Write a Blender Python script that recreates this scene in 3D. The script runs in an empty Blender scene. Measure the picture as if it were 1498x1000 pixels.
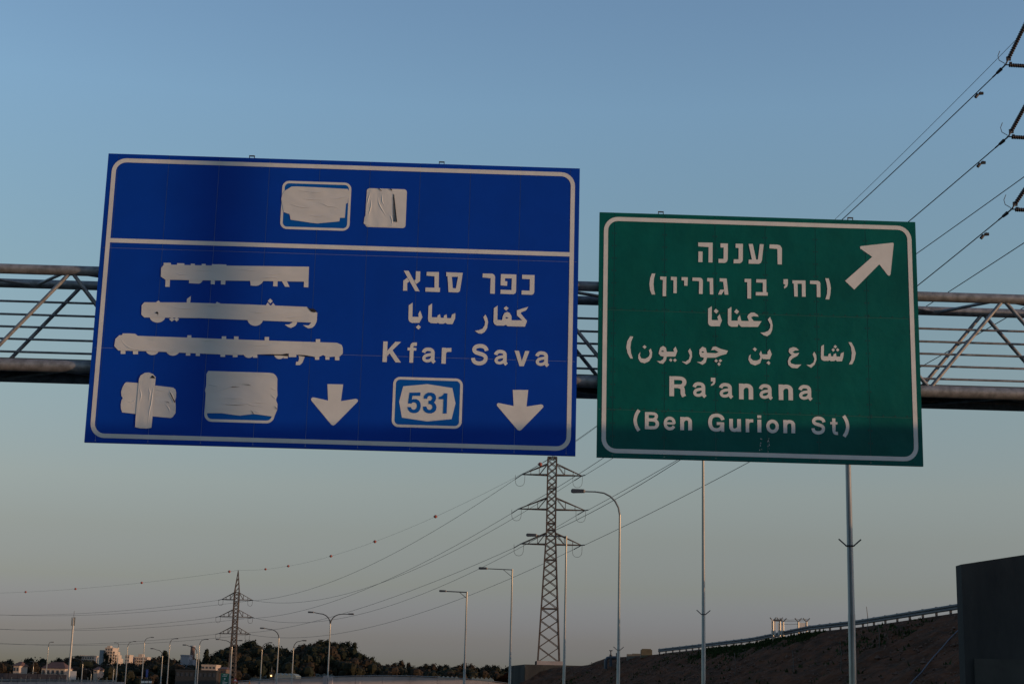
import bpy, math, random
from mathutils import Vector, Matrix
from mathutils.geometry import tessellate_polygon
random.seed(7)
sc = bpy.context.scene
COL = sc.collection
R = math.radians

# ------------------------------------------------------------------ camera
FPX, PITCH, ROLL, EYE = 2331.0, R(12.807), R(1.418), 1.5
fwd = Vector((0, math.cos(PITCH), math.sin(PITCH)))
up0 = Vector((0, -math.sin(PITCH), math.cos(PITCH)))
rt0 = Vector((1, 0, 0))
RT = math.cos(ROLL) * rt0 + math.sin(ROLL) * up0
UP = -math.sin(ROLL) * rt0 + math.cos(ROLL) * up0
CAM = Vector((0, 0, EYE))
cam = bpy.data.objects.new('camera', bpy.data.cameras.new('camera'))
COL.objects.link(cam)
cam.data.sensor_width = 36.0
cam.data.lens = FPX / 1498 * 36
cam.data.clip_start = 0.1
cam.data.clip_end = 30000
mw = Matrix((RT, UP, -fwd)).transposed().to_4x4()
mw.translation = CAM
cam.matrix_world = mw
sc.camera = cam

# ------------------------------------------------------------------ sky, sun, exposure
SUN_EL, SUN_AZ = 2.0, 74.0           # degrees; azimuth measured to the right of straight behind the camera
SUN_STRENGTH = 1.4
world = bpy.data.worlds.new('World')
sc.world = world
world.use_nodes = True
wn, wl = world.node_tree.nodes, world.node_tree.links
sky = wn.new('ShaderNodeTexSky')
sky.sky_type = 'NISHITA'
sky.sun_disc = False
sky.sun_elevation = R(SUN_EL)
sky.sun_rotation = math.pi - R(SUN_AZ)
sky.air_density, sky.dust_density, sky.ozone_density = 1.0, 0.6, 2.6
tc = wn.new('ShaderNodeTexCoord')
sx = wn.new('ShaderNodeSeparateXYZ')
wl.new(tc.outputs['Generated'], sx.inputs[0])
ramp = wn.new('ShaderNodeValToRGB')   # evening white balance and the dull twilight belt low over the horizon
tbl = [(0.0, (.50, .80, 3.6)), (.0205, (.50, .78, 3.2)), (.037, (.575, .69, 1.95)), (.07, (.81, .76, 1.14)),
       (.10, (1.03, .83, .94)), (.13, (1.30, .98, .94)), (.19, (1.53, 1.17, 1.0)), (.25, (1.66, 1.34, 1.12)),
       (.305, (1.79, 1.48, 1.27)), (.36, (1.95, 1.64, 1.45)), (.43, (1.85, 1.54, 1.42)), (.6, (1.7, 1.42, 1.32))]
els = ramp.color_ramp.elements
while len(els) < len(tbl):
    els.new(0.5)
for e, (p, c) in zip(els, tbl):
    e.position = p
    e.color = (c[0] / 4, c[1] / 4, c[2] / 4, 1)
wl.new(sx.outputs[2], ramp.inputs[0])
mul = wn.new('ShaderNodeVectorMath'); mul.operation = 'MULTIPLY'
wl.new(sky.outputs[0], mul.inputs[0]); wl.new(ramp.outputs[0], mul.inputs[1])
gain = wn.new('ShaderNodeVectorMath'); gain.operation = 'SCALE'; gain.inputs['Scale'].default_value = 4.0
wl.new(mul.outputs[0], gain.inputs[0])
bg = wn['Background']
wl.new(gain.outputs[0], bg.inputs[0])
bg.inputs[1].default_value = 0.15
sun = bpy.data.objects.new('sun', bpy.data.lights.new('sun', 'SUN'))
COL.objects.link(sun)
sun.data.energy = SUN_STRENGTH
sun.data.angle = R(0.53)
sun.data.color = (1.0, 0.63, 0.38)
SDIR = Vector((math.sin(R(SUN_AZ)) * math.cos(R(SUN_EL)), -math.cos(R(SUN_AZ)) * math.cos(R(SUN_EL)), math.sin(R(SUN_EL))))
sun.rotation_euler = SDIR.to_track_quat('Z', 'Y').to_euler()
sc.view_settings.view_transform = 'Standard'
sc.view_settings.look = 'None'
sc.view_settings.gamma = 1
sc.view_settings.exposure = 1.33
sc.render.engine = 'CYCLES'
sc.cycles.max_bounces = 5

# ------------------------------------------------------------------ projection helpers: photograph pixel <-> place
def ray(x, y):
    return fwd * FPX + RT * (x - 749) - UP * (y - 500)

def at(x, y, Y):
    d = ray(x, y)
    return CAM + d * (Y / d.y)

def hor(x):
    return 1030 + .02475 * (x - 749)

GYAW = R(1.241)
GX = Vector((math.cos(GYAW), math.sin(GYAW), 0))     # along the gantry
GY = Vector((-math.sin(GYAW), math.cos(GYAW), 0))    # away from the camera
G0 = Vector((0, 28.0, 0))

def on_gantry(x, y, off=0.0):
    """where the sight line of a pixel meets the upright plane `off` metres behind the sign faces -> (u, z)"""
    d = ray(x, y)
    n = GY
    t = ((G0 + GY * off) - CAM).dot(n) / d.dot(n)
    p = CAM + d * t
    return (p - G0).dot(GX), p.z

def gp(u, off, z):
    return G0 + GX * u + GY * off + Vector((0, 0, z))

# ------------------------------------------------------------------ materials
MATS = {}
def mat(name, col, rough=.6, metal=0.0, noise=0.0, nscale=3.0, bump=0.0, bscale=20.0, bdetail=4, col2=None, stretch=(1, 1, 1), emit=None, spec=None, bdist=.02):
    if name in MATS:
        return MATS[name]
    m = bpy.data.materials.new(name)
    m.use_nodes = True
    n, l = m.node_tree.nodes, m.node_tree.links
    b = n['Principled BSDF']
    b.inputs['Base Color'].default_value = (*col, 1)
    b.inputs['Roughness'].default_value = rough
    b.inputs['Metallic'].default_value = metal
    if spec is not None:
        b.inputs['Specular IOR Level'].default_value = spec
    t = n.new('ShaderNodeTexCoord'); mp = n.new('ShaderNodeMapping')
    mp.inputs['Scale'].default_value = stretch
    l.new(t.outputs['Object'], mp.inputs[0])
    if noise or col2:
        nz = n.new('ShaderNodeTexNoise'); nz.inputs['Scale'].default_value = nscale; nz.inputs['Detail'].default_value = 6
        nz.inputs['Roughness'].default_value = .6
        l.new(mp.outputs[0], nz.inputs[0])
        mx = n.new('ShaderNodeMix'); mx.data_type = 'RGBA'
        c2 = col2 if col2 else tuple(max(0, v * (1 - noise)) for v in col)
        mx.inputs[6].default_value = (*col, 1); mx.inputs[7].default_value = (*c2, 1)
        cr = n.new('ShaderNodeValToRGB'); cr.color_ramp.elements[0].position = .38; cr.color_ramp.elements[1].position = .64
        l.new(nz.outputs[0], cr.inputs[0]); l.new(cr.outputs[0], mx.inputs[0])
        l.new(mx.outputs[2], b.inputs['Base Color'])
    if bump:
        nb = n.new('ShaderNodeTexNoise'); nb.inputs['Scale'].default_value = bscale; nb.inputs['Detail'].default_value = bdetail
        l.new(mp.outputs[0], nb.inputs[0])
        bp = n.new('ShaderNodeBump'); bp.inputs['Strength'].default_value = bump; bp.inputs['Distance'].default_value = bdist
        l.new(nb.outputs[0], bp.inputs['Height']); l.new(bp.outputs[0], b.inputs['Normal'])
    if emit:
        b.inputs['Emission Color'].default_value = (*emit[0], 1); b.inputs['Emission Strength'].default_value = emit[1]
    MATS[name] = m
    return m

BLUE = mat('blue_sheeting', (.0008, .044, .34), .5, noise=.10, nscale=.8, bump=.2, bscale=1.3, bdist=.03, spec=.10)
BLUE2 = mat('blue_shield_sheeting', (.001, .085, .36), .5, spec=.10)
GREEN = mat('green_sheeting', (.0002, .096, .080), .4, col2=(.0002, .074, .062), nscale=.8, bump=.5, bscale=1.4, bdist=.06, spec=.12)
WHITE = mat('white_reflective_film', (.60, .60, .565), .55, noise=.10, nscale=2.5)
TAPE = mat('cover_tape', (.545, .55, .525), .55, noise=.05, nscale=1.2, bump=.5, bscale=3.2, bdetail=1.2, stretch=(.8, 1, 1.7), bdist=.028)
TAPEV = mat('cover_tape_upright', (.545, .55, .525), .55, noise=.05, nscale=1.2, bump=.5, bscale=3.2, bdetail=1.2, stretch=(1.8, 1, .8), bdist=.028)
JOINT = mat('blue_joint_strip', (.12, .17, .42), .5)
JOINTG = mat('green_joint_strip', (.02, .10, .085), .5)
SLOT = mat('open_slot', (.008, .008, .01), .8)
RIVET = mat('rivet', (.004, .012, .012), .5)
GALV = mat('galvanised_steel', (.27, .265, .26), .5, .3, noise=.45, nscale=7, bump=.1, bscale=30)
GALVP = mat('galvanised_pole', (.27, .245, .20), .30, .55, noise=.25, nscale=4, stretch=(1, 1, .25))
DARKM = mat('weathered_dark_steel', (.075, .078, .08), .6, .3, noise=.4, nscale=5)
LATT = mat('lattice_steel', (.095, .075, .062), .8, .1, noise=.5, nscale=2)
LAMPM = mat('lamp_housing', (.05, .05, .052), .5, .2)
WIRE = mat('conductor', (.022, .023, .027), .7, .1)
INSUL = mat('porcelain_insulator', (.018, .012, .012), .4, spec=.3)
HARDW = mat('line_hardware', (.03, .03, .032), .6, .2)
BALLM = mat('red_marker_paint', (.26, .06, .04), .6)
BALLW = mat('pale_marker_paint', (.45, .30, .27), .6)
SOIL = mat('brown_soil', (.105, .036, .015), .95, spec=.1, col2=(.042, .018, .008), nscale=1.6, stretch=(1, .35, 1), bump=1.0, bscale=3.5, bdist=.25)
GROUNDM = mat('dry_ground', (.050, .044, .026), .95, col2=(.04, .048, .022), nscale=.05, bump=.4, bscale=1)
ASPH = mat('asphalt', (.05, .05, .052), .9, noise=.3, nscale=.6, bump=.4, bscale=60, bdist=.005)
PAINT = mat('road_paint', (.7, .7, .68), .7, noise=.2, nscale=5)
CONC = mat('raw_concrete', (.062, .060, .054), .95, spec=.1, col2=(.038, .038, .036), nscale=.7, bump=.5, bscale=9, stretch=(1, 1, .35))
CONCL = mat('pale_concrete', (.34, .30, .285), .85, noise=.25, nscale=.25)
GRASS = mat('weed_leaves', (.022, .034, .010), .95, spec=.1)
LEAF = [mat('dark_leaves', (.016, .020, .012), .9, spec=.1, noise=.5, nscale=.8), mat('olive_leaves', (.026, .025, .014), .9, spec=.1, noise=.5, nscale=.8),
        mat('brown_green_leaves', (.034, .025, .016), .9, spec=.1, noise=.5, nscale=.8)]
BARK = mat('bark', (.07, .055, .04), .9)
PLAST = mat('cream_render', (.38, .31, .25), .85, noise=.15, nscale=.1)
PLASTG = mat('grey_and_shaded_render', (.24, .25, .27), .85, noise=.15, nscale=.1)
BRICK = mat('brown_block', (.11, .072, .058), .9, noise=.3, nscale=.3)
ROOFT = mat('red_roof_tile', (.085, .04, .03), .85, noise=.3, nscale=.5)
GLASSD = mat('dark_window_glass', (.03, .035, .045), .2)
GREENH = mat('greenhouse_sheet', (.12, .15, .15), .6)
PIPEM = mat('dark_pipe_paint', (.035, .045, .06), .5, .2)
STONE = mat('yellow_stone', (.10, .085, .05), .9, noise=.3, nscale=2)
GATEM = mat('pale_mesh_panel', (.52, .48, .42), .8)
SIGNB = mat('blue_small_sign', (.01, .03, .16), .5)
SIGNG = mat('green_small_sign', (.002, .09, .06), .5)
REDP = mat('red_sign_paint', (.35, .03, .03), .5)
BLACKP = mat('black_paint', (.015, .015, .015), .6)
LAMPON = mat('amber_lamp_glow', (1, .7, .35), .5, emit=((1, .62, .25), 1.0))

# ------------------------------------------------------------------ mesh helpers
class MB:
    def __init__(s):
        s.v = []; s.f = []; s.sm = []
    def add(s, vs, fs, smooth=False):
        k = len(s.v)
        s.v += [Vector(p) for p in vs]
        s.f += [tuple(i + k for i in f) for f in fs]
        s.sm += [smooth] * len(fs)
        return s
    def box(s, c, dx, dy, dz, ax=None, ay=None, az=None):
        c = Vector(c); ax = ax or Vector((1, 0, 0)); ay = ay or Vector((0, 1, 0)); az = az or Vector((0, 0, 1))
        vs = [c + ax * (dx / 2 * i) + ay * (dy / 2 * j) + az * (dz / 2 * k) for i in (-1, 1) for j in (-1, 1) for k in (-1, 1)]
        return s.add(vs, [(0, 1, 3, 2), (4, 6, 7, 5), (0, 4, 5, 1), (2, 3, 7, 6), (0, 2, 6, 4), (1, 5, 7, 3)])
    def tube(s, p0, p1, r0, r1=None, n=8, caps=True):
        return s.path([p0, p1], [r0, r0 if r1 is None else r1], n, caps)
    def path(s, pts, rs, n=8, caps=True):
        pts = [Vector(p) for p in pts]
        if not isinstance(rs, (list, tuple)):
            rs = [rs] * len(pts)
        vs = []; prev = None
        for i, p in enumerate(pts):
            t = (pts[min(i + 1, len(pts) - 1)] - pts[max(i - 1, 0)]).normalized()
            if prev is None:
                a = t.cross(Vector((0, 0, 1)) if abs(t.z) < .95 else Vector((1, 0, 0))).normalized()
            else:
                a = (prev - t * prev.dot(t)).normalized()
            prev = a
            b = t.cross(a)
            for k in range(n):
                q = 2 * math.pi * (k + .5) / n
                vs.append(p + (a * math.cos(q) + b * math.sin(q)) * rs[i])
        fs = []
        for i in range(len(pts) - 1):
            for k in range(n):
                fs.append((i * n + k, i * n + (k + 1) % n, (i + 1) * n + (k + 1) % n, (i + 1) * n + k))
        s.add(vs, fs, n > 4)
        if caps:
            m = len(pts) - 1
            s.add(vs[:n][::-1], [tuple(range(n))]); s.add(vs[m * n:], [tuple(range(n))])
        return s
    def sphere(s, c, r, nu=10, nv=6):
        c = Vector(c); vs = [c + Vector((0, 0, r))]
        for j in range(1, nv):
            for i in range(nu):
                a, b = math.pi * j / nv, 2 * math.pi * i / nu
                vs.append(c + Vector((math.sin(a) * math.cos(b), math.sin(a) * math.sin(b), math.cos(a))) * r)
        vs.append(c - Vector((0, 0, r))); fs = []
        for i in range(nu):
            fs.append((0, 1 + i, 1 + (i + 1) % nu))
            for j in range(nv - 2):
                a = 1 + j * nu
                fs.append((a + i, a + nu + i, a + nu + (i + 1) % nu, a + (i + 1) % nu))
            a = 1 + (nv - 2) * nu
            fs.append((a + i, len(vs) - 1, a + (i + 1) % nu))
        return s.add(vs, fs, True)
    def prism(s, loop, d):
        """closed planar loop pushed along vector d"""
        n = len(loop); loop = [Vector(p) for p in loop]
        return s.add(loop + [p + d for p in loop],
                     [tuple(range(n))[::-1], tuple(range(n, 2 * n))] + [(i, (i + 1) % n, n + (i + 1) % n, n + i) for i in range(n)])
    def build(s, name, m, parent=None, shift=None):
        me = bpy.data.meshes.new(name)
        o0 = shift if shift is not None else (parent['base'] if parent is not None and 'base' in parent else None)
        off = Vector(o0) if o0 is not None else Vector((0, 0, 0))
        me.from_pydata([tuple(p - off) for p in s.v], [], s.f)
        for p, q in zip(me.polygons, s.sm):
            p.use_smooth = q
        me.materials.append(m)
        me.update()
        o = bpy.data.objects.new(name, me)
        COL.objects.link(o)
        if parent is not None:
            o.parent = parent
            if parent.type == 'MESH' and 'base' in parent:
                pass
        return o

BASES = {}
def thing(name, label, cat, loc=(0, 0, 0), group=None):
    o = bpy.data.objects.new(name, None)
    COL.objects.link(o)
    o.location = loc
    o.empty_display_size = .3
    o['label'] = label; o['category'] = cat
    if group:
        o['group'] = group
    BASES[o] = Vector(loc)
    return o

def part(mb, name, m, root, label=None, parent=None):
    """mesh in world coordinates -> child (or grandchild) of root"""
    o = mb.build(name, m, None, BASES[root])
    o.parent = parent if parent is not None else root
    if label:
        o['label'] = label
    return o

def single(mb, name, m, loc, label, cat, group=None):
    o = mb.build(name, m, None, Vector(loc))
    o.location = loc
    o['label'] = label; o['category'] = cat
    if group:
        o['group'] = group
    return o

def struct(mb, name, m):
    o = mb.build(name, m)
    o['kind'] = 'structure'
    return o

# ------------------------------------------------------------------ ground, road, embankment
# crest of the embankment: (Y, X, height); unseen near stretch shaped to cast shade on signs and wall
CREST = [(-130, 26, 10.3), (-60, 25.5, 9.3), (0, 25.5, 7.6), (23, 26.5, 7.25), (27.5, 26.8, 6.2), (32, 27.5, 6.2), (38, 28.5, 7.1), (44.4, 29.5, 7.1), (45.6, 21.2, 6.2), (70, 19.6, 5.85), (84, 18.1, 5.8), (92, 17.0, 5.85), (103, 15.5, 5.6),
         (120, 12.9, 5.6), (130, 10.9, 5.55), (140, 8.8, 5.65), (148, 7.6, 5.15), (156, 4.5, 5.05)]
def crest(Y):
    for (a, x0, h0), (b, x1, h1) in zip(CREST, CREST[1:]):
        if a <= Y <= b:
            t = (Y - a) / (b - a)
            return x0 + (x1 - x0) * t, h0 + (h1 - h0) * t
    return (CREST[0][1:] if Y < CREST[0][0] else CREST[-1][1:])
def foot(Y):
    x, h = crest(Y)
    return x - h * 1.85

g = MB()
g.add([(-6000, -3000, -.3), (6000, -3000, -.3), (6000, 12000, -.3), (-6000, 12000, -.3)], [(0, 1, 2, 3)])
struct(g, 'ground', GROUNDM)
# carriageway following the line of the lamp posts, curving left
def road_x(Y):
    return 5.0 if Y < 20 else 5.0 - ((Y - 20) ** 2) * .00062
rd = MB(); vs = []; fs = []
ys = list(range(-150, 420, 10))
for Y in ys:
    x = road_x(Y)
    vs += [(x - 16, Y, 0), (x, Y, 0), (x, Y, -.35), (x - 16, Y, -.35)]
for i in range(len(ys) - 1):
    a = i * 4
    fs += [(a, a + 1, a + 5, a + 4), (a + 1, a + 2, a + 6, a + 5), (a + 3, a, a + 4, a + 7)]
rd.add(vs, fs); struct(rd, 'road', ASPH)
mk = MB()
for off, dash in ((-.5, 0), (-15.5, 0), (-4.1, 1), (-7.8, 1), (-11.6, 1)):
    Y = -140
    while Y < 400:
        L = 3 if dash else 10
        a, b = road_x(Y) + off, road_x(Y + L) + off
        mk.add([(a - .07, Y, .004), (a + .07, Y, .004), (b + .07, Y + L, .004), (b - .07, Y + L, .004)], [(0, 1, 2, 3)])
        Y += 9 if dash else 10
struct(mk, 'road_marking', PAINT)
kb = MB()
for i in range(len(ys) - 1):
    a, b = road_x(ys[i]), road_x(ys[i + 1])
    vs = [(a + .003, ys[i], -.3), (a + .003, ys[i], .13), (a + .25, ys[i], .13), (a + .25, ys[i], -.3),
          (b + .003, ys[i + 1], -.3), (b + .003, ys[i + 1], .13), (b + .25, ys[i + 1], .13), (b + .25, ys[i + 1], -.3)]
    kb.add(vs, [(0, 1, 5, 4), (1, 2, 6, 5), (2, 3, 7, 6)])
struct(kb, 'kerb', CONCL)

def fbm(x, y, z=0, o=4):
    from mathutils import noise
    return noise.fractal(Vector((x, y, z)), 1.0, 2.0, o)
emb = MB(); vs = []; fs = []
Ys = [-130 + i * 5 for i in range(20)] + [-30 + i * 1.5 for i in range(40)] + [30 + i * .8 for i in range(158)]
NT = 44
for Y in Ys:
    cx_, ch = crest(Y); fx = foot(Y)
    row = []
    for j in range(NT):
        t = j / (NT - 1)
        if t < .72:
            q = t / .72
            x = fx + (cx_ - fx) * q
            z = -.25 + (ch + .25) * q ** .93
            n = fbm(x * .35, Y * .35) * .22 + fbm(x * 1.3, Y * .8, 5) * .20 + fbm(z * 2.2, Y * .25, 9) * .12
            z += n * min(1, (1 - q) * 9) * min(1, q * 5)
        else:
            q = (t - .72) / .28
            x = cx_ + 14 * q; z = ch - .04 * q
        row.append((x, Y, z))
    vs += row
for i in range(len(Ys) - 1):
    for j in range(NT - 1):
        a = i * NT + j
        fs.append((a, a + 1, a + NT + 1, a + NT))
emb.add(vs, fs, True)
struct(emb, 'embankment', SOIL)
def emb_z(x, Y):
    cx_, ch = crest(Y); fx = foot(Y)
    q = max(0, min(1, (x - fx) / (cx_ - fx)))
    return -.25 + (ch + .25) * q ** .93
# weeds on the slope
wd = MB()
for i in range(4200):
    Y = random.uniform(50, 147); cx_, ch = crest(Y); fx = foot(Y)
    x = random.uniform(fx + 1, cx_ - .2)
    if fbm(x * .16, Y * .09, 3, 2) < .12 and random.random() > .06:
        continue
    z = emb_z(x, Y) - .02
    for k in range(4):
        a = random.uniform(0, 6.28); h = random.uniform(.06, .22); w = random.uniform(.03, .09)
        dx, dy = math.cos(a), math.sin(a)
        px, py = x + random.uniform(-.3, .3), Y + random.uniform(-.3, .3)
        wd.add([(px - dx * w, py - dy * w, z), (px + dx * w, py + dy * w, z), (px + dy * h * .5, py - dx * h * .5, z + h)], [(0, 1, 2)])
for i in range(2200):     # thicker green patch under the guardrail
    Y = random.uniform(88, 112); cx_, ch = crest(Y)
    x = cx_ - abs(random.gauss(.3, .7)) - .05
    z = emb_z(x, Y) - .02
    a = random.uniform(0, 6.28); h = random.uniform(.1, .34) * (.4 + .8 * max(0, fbm(Y * .3, 1))) + .05; w = random.uniform(.05, .12)
    wd.add([(x - math.cos(a) * w, Y - math.sin(a) * w, z), (x + math.cos(a) * w, Y + math.sin(a) * w, z), (x + math.sin(a) * h * .4, Y, z + h)], [(0, 1, 2)])
w_ = wd.build('weeds', GRASS); w_['kind'] = 'stuff'; w_['label'] = 'low green weeds growing on the brown slope'; w_['category'] = 'weeds'

st = MB()
for i in range(3000):
    Y = random.uniform(48, 147); cx_, ch = crest(Y); fx = foot(Y)
    x = random.uniform(fx + 1, cx_ - .3); z = emb_z(x, Y); r = random.uniform(.03, .10) * (1.6 if random.random() < .06 else 1)
    P = [Vector((x, Y, z)) + Vector((random.uniform(.6, 1.2) * dx, random.uniform(.6, 1.2) * dy, random.uniform(.6, 1.1) * dz)) * r for dx, dy, dz in ((1, 0, 0), (0, 1, 0), (-1, 0, 0), (0, -1, 0), (0, 0, 1.1), (0, 0, -1))]
    st.add(P, [(0, 1, 4), (1, 2, 4), (2, 3, 4), (3, 0, 4), (1, 0, 5), (2, 1, 5), (3, 2, 5), (0, 3, 5)])
o = st.build('stones', mat('clods', (.13, .07, .045), .95, noise=.4, nscale=.5)); o['kind'] = 'stuff'; o['label'] = 'small stones and clods scattered over the brown slope'; o['category'] = 'stones'

# ------------------------------------------------------------------ lettering (traced outlines, flat film on the sign faces)
def film(polys, off, th=.0012):
    """polys: list of (outer, holes...) in photograph pixels; laid on the sign plane `off` in front, each a hair prouder than the last"""
    mb = MB()
    for k, P in enumerate(polys):
        loops = P if isinstance(P[0][0], (tuple, list)) else [P]
        L3 = []
        for lp in loops:
            uz = [on_gantry(x, y, 0) for x, y in lp]
            L3.append([Vector((u, z, 0)) for u, z in uz])
        tri = tessellate_polygon(L3)
        flat = [p for lp in L3 for p in lp]
        o = off + .0009 * (k % 5)
        vs = [gp(p.x, -o, p.y) for p in flat]
        fs = []
        for t in tri:
            a, b, c = [flat[i] for i in t]
            s = (b.x - a.x) * (c.y - a.y) - (b.y - a.y) * (c.x - a.x)
            if abs(s) < 1e-9:
                continue
            fs.append(tuple(t) if s > 0 else tuple(reversed(t)))
        mb.add(vs, fs)
    return mb

def letters(polys, name, m, root, off=.004):
    for k, P in enumerate(polys):
        part(film([P], off + .0009 * (k % 5)), name, m, root)

def C(ox, oy, s, polys):
    out = []
    for P in polys:
        loops = P if isinstance(P[0][0], (tuple, list)) else [P]
        out.append([[(ox + x / s, oy + y / s) for x, y in lp] for lp in loops])
    return out

def rr_uz(u0, u1, z0, z1, r, n=7):
    pts = []
    for cx_, cz, a0 in ((u1 - r, z1 - r, 0), (u0 + r, z1 - r, 90), (u0 + r, z0 + r, 180), (u1 - r, z0 + r, 270)):
        for i in range(n + 1):
            a = R(a0 + 90 * i / n)
            pts.append((cx_ + r * math.cos(a), cz + r * math.sin(a)))
    return pts

def uzfilm(loops, off):
    mb = MB()
    L3 = [[Vector((u, z, 0)) for u, z in lp] for lp in loops]
    flat = [p for lp in L3 for p in lp]
    fs = []
    for t in tessellate_polygon(L3):
        a, b, c = [flat[i] for i in t]
        s = (b.x - a.x) * (c.y - a.y) - (b.y - a.y) * (c.x - a.x)
        if abs(s) > 1e-10:
            fs.append(tuple(t) if s > 0 else tuple(reversed(t)))
    mb.add([gp(p.x, -off, p.y) for p in flat], fs)
    return mb

def band(u0, u1, z0, z1, r, w, off):
    """rounded rectangular band: quads between two parallel loops"""
    a = rr_uz(u0, u1, z0, z1, r); b = rr_uz(u0 + w, u1 - w, z0 + w, z1 - w, max(.01, r - w))
    n = len(a); mb = MB()
    mb.add([gp(u, -off, z) for u, z in a] + [gp(u, -off, z) for u, z in b], [(i, (i + 1) % n, n + (i + 1) % n, n + i) for i in range(n)])
    return mb

def pxrect(xl, xr, yt, yb):
    xm, ym = (xl + xr) / 2, (yt + yb) / 2
    return on_gantry(xl, ym)[0], on_gantry(xr, ym)[0], on_gantry(xm, yb)[1], on_gantry(xm, yt)[1]

GLY = {
 'K': ([(0,0,.21,1)], [[(.21,.28),(.21,.55),(.58,1),(.86,1),(.46,.58),(.89,0),(.63,0),(.33,.42)]], []),
 'f': ([(.12,0,.32,.60),(0,.60,.46,.74)], [], [([(.22,.70),(.22,.80),(.25,.88),(.33,.915),(.48,.915)],.17)]),
 'a': ([], [], [([(.06,.50),(.11,.60),(.20,.665),(.32,.675),(.44,.65),(.51,.58),(.53,.48),(.53,.20),(.55,.08),(.63,0)],.18),([(.53,.44),(.42,.405),(.27,.375),(.15,.32),(.09,.215),(.13,.115),(.24,.07),(.36,.09),(.46,.15),(.52,.25)],.155)]),
 'r': ([(0,0,.20,.75)], [], [([(.10,.42),(.14,.56),(.24,.645),(.44,.655)],.18)]),
 'S': ([], [], [([(.73,.69),(.68,.81),(.56,.89),(.39,.91),(.22,.87),(.13,.77),(.15,.66),(.25,.59),(.41,.545),(.58,.49),(.68,.40),(.68,.27),(.60,.16),(.45,.10),(.30,.10),(.16,.16),(.10,.25),(.085,.34)],.185)]),
 'v': ([], [[(0,.75),(.21,.75),(.36,.25),(.51,.75),(.72,.75),(.46,0),(.25,0)]], []),
 'R': ([(0,0,.21,1)], [], [([(.10,.91),(.45,.91),(.60,.87),(.67,.75),(.63,.60),(.50,.515),(.10,.505)],.18),([(.40,.50),(.53,.46),(.59,.35),(.60,.14),(.66,0)],.195)]),
 '\u2019': ([], [[(0,1),(.22,1),(.22,.74),(.16,.61),(.02,.52),(0,.60),(.09,.68),(.11,.78),(0,.78)]], []),
 'n': ([(0,0,.20,.75)], [], [([(.10,.46),(.16,.58),(.28,.655),(.42,.64),(.50,.555),(.515,.43),(.515,0)],.195)]),
 'B': ([(0,0,.20,1)], [], [([(.10,.915),(.42,.915),(.56,.87),(.605,.76),(.55,.63),(.42,.56),(.10,.56)],.17),([(.10,.535),(.45,.535),(.61,.46),(.66,.31),(.61,.16),(.46,.09),(.10,.09)],.18)]),
 'e': ([(.10,.315,.66,.445)], [], [([(.625,.36),(.60,.52),(.52,.63),(.37,.68),(.22,.64),(.12,.53),(.09,.37),(.12,.22),(.22,.11),(.37,.07),(.52,.11),(.62,.22)],.18)]),
 'G': ([(.44,.37,.82,.53),(.67,0,.82,.53)], [], [([(.76,.66),(.68,.82),(.54,.90),(.40,.91),(.25,.87),(.14,.74),(.10,.50),(.14,.27),(.25,.13),(.40,.09),(.56,.12),(.68,.23),(.73,.42)],.19)]),
 'u': ([(.42,0,.62,.75)], [], [([(.10,.75),(.10,.30),(.12,.18),(.20,.10),(.32,.09),(.44,.15),(.52,.27)],.195)]),
 'i': ([(0,0,.20,.75),(0,.84,.20,1)], [], []),
 'o': ([], [], [([(.37+.27*math.cos(R(q*20)),.375+.285*math.sin(R(q*20))) for q in range(19)],.19)]),
 't': ([(.12,.25,.32,.97),(0,.61,.44,.75)], [], [([(.22,.35),(.22,.20),(.27,.11),(.36,.085),(.46,.085)],.18)]),
 '(': ([], [], [([(.30,1.0),(.17,.78),(.11,.5),(.17,.22),(.30,0)],.17)]),
 ')': ([], [], [([(.0,1.0),(.13,.78),(.19,.5),(.13,.22),(.0,0)],.17)]),
}
def smooth(P, n=4):
    out = []
    for i in range(len(P) - 1):
        p0, p1, p2, p3 = P[max(i - 1, 0)], P[i], P[i + 1], P[min(i + 2, len(P) - 1)]
        for k in range(n):
            t = k / n
            out.append(tuple(.5 * (2 * p1[c] + (p2[c] - p0[c]) * t + (2 * p0[c] - 5 * p1[c] + 4 * p2[c] - p3[c]) * t * t + (3 * p1[c] - p0[c] - 3 * p2[c] + p3[c]) * t ** 3) for c in (0, 1)))
    return out + [P[-1]]
def glyph(ch):
    """stroke-built Latin character, normalised to its own box: list of (points, faces) layers"""
    rects, polys, strokes = GLY[ch]
    L = []
    for a, b, c, d in rects:
        L.append(([(a, b), (c, b), (c, d), (a, d)], [(0, 1, 2, 3)]))
    for P in polys:
        P3 = [Vector((x, y, 0)) for x, y in P]
        L.append((P, [tuple(t) for t in tessellate_polygon([P3])]))
    for P, w in strokes:
        Q = smooth(P); n = len(Q); A = []; B = []
        for i, (x, y) in enumerate(Q):
            x0, y0 = Q[max(i - 1, 0)]; x1, y1 = Q[min(i + 1, n - 1)]
            l = math.hypot(x1 - x0, y1 - y0); nx_, ny_ = -(y1 - y0) / l, (x1 - x0) / l
            A.append((x + nx_ * w / 2, y + ny_ * w / 2)); B.append((x - nx_ * w / 2, y - ny_ * w / 2))
        L.append((A + B, [(i, i + 1, n + i + 1, n + i) for i in range(n - 1)]))
    allp = [p for l in L for p in l[0]]
    x0, x1 = min(p[0] for p in allp), max(p[0] for p in allp); y0, y1 = min(p[1] for p in allp), max(p[1] for p in allp)
    return [([((x - x0) / (x1 - x0), (y - y0) / (y1 - y0)) for x, y in P], f) for P, f in L]

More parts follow.
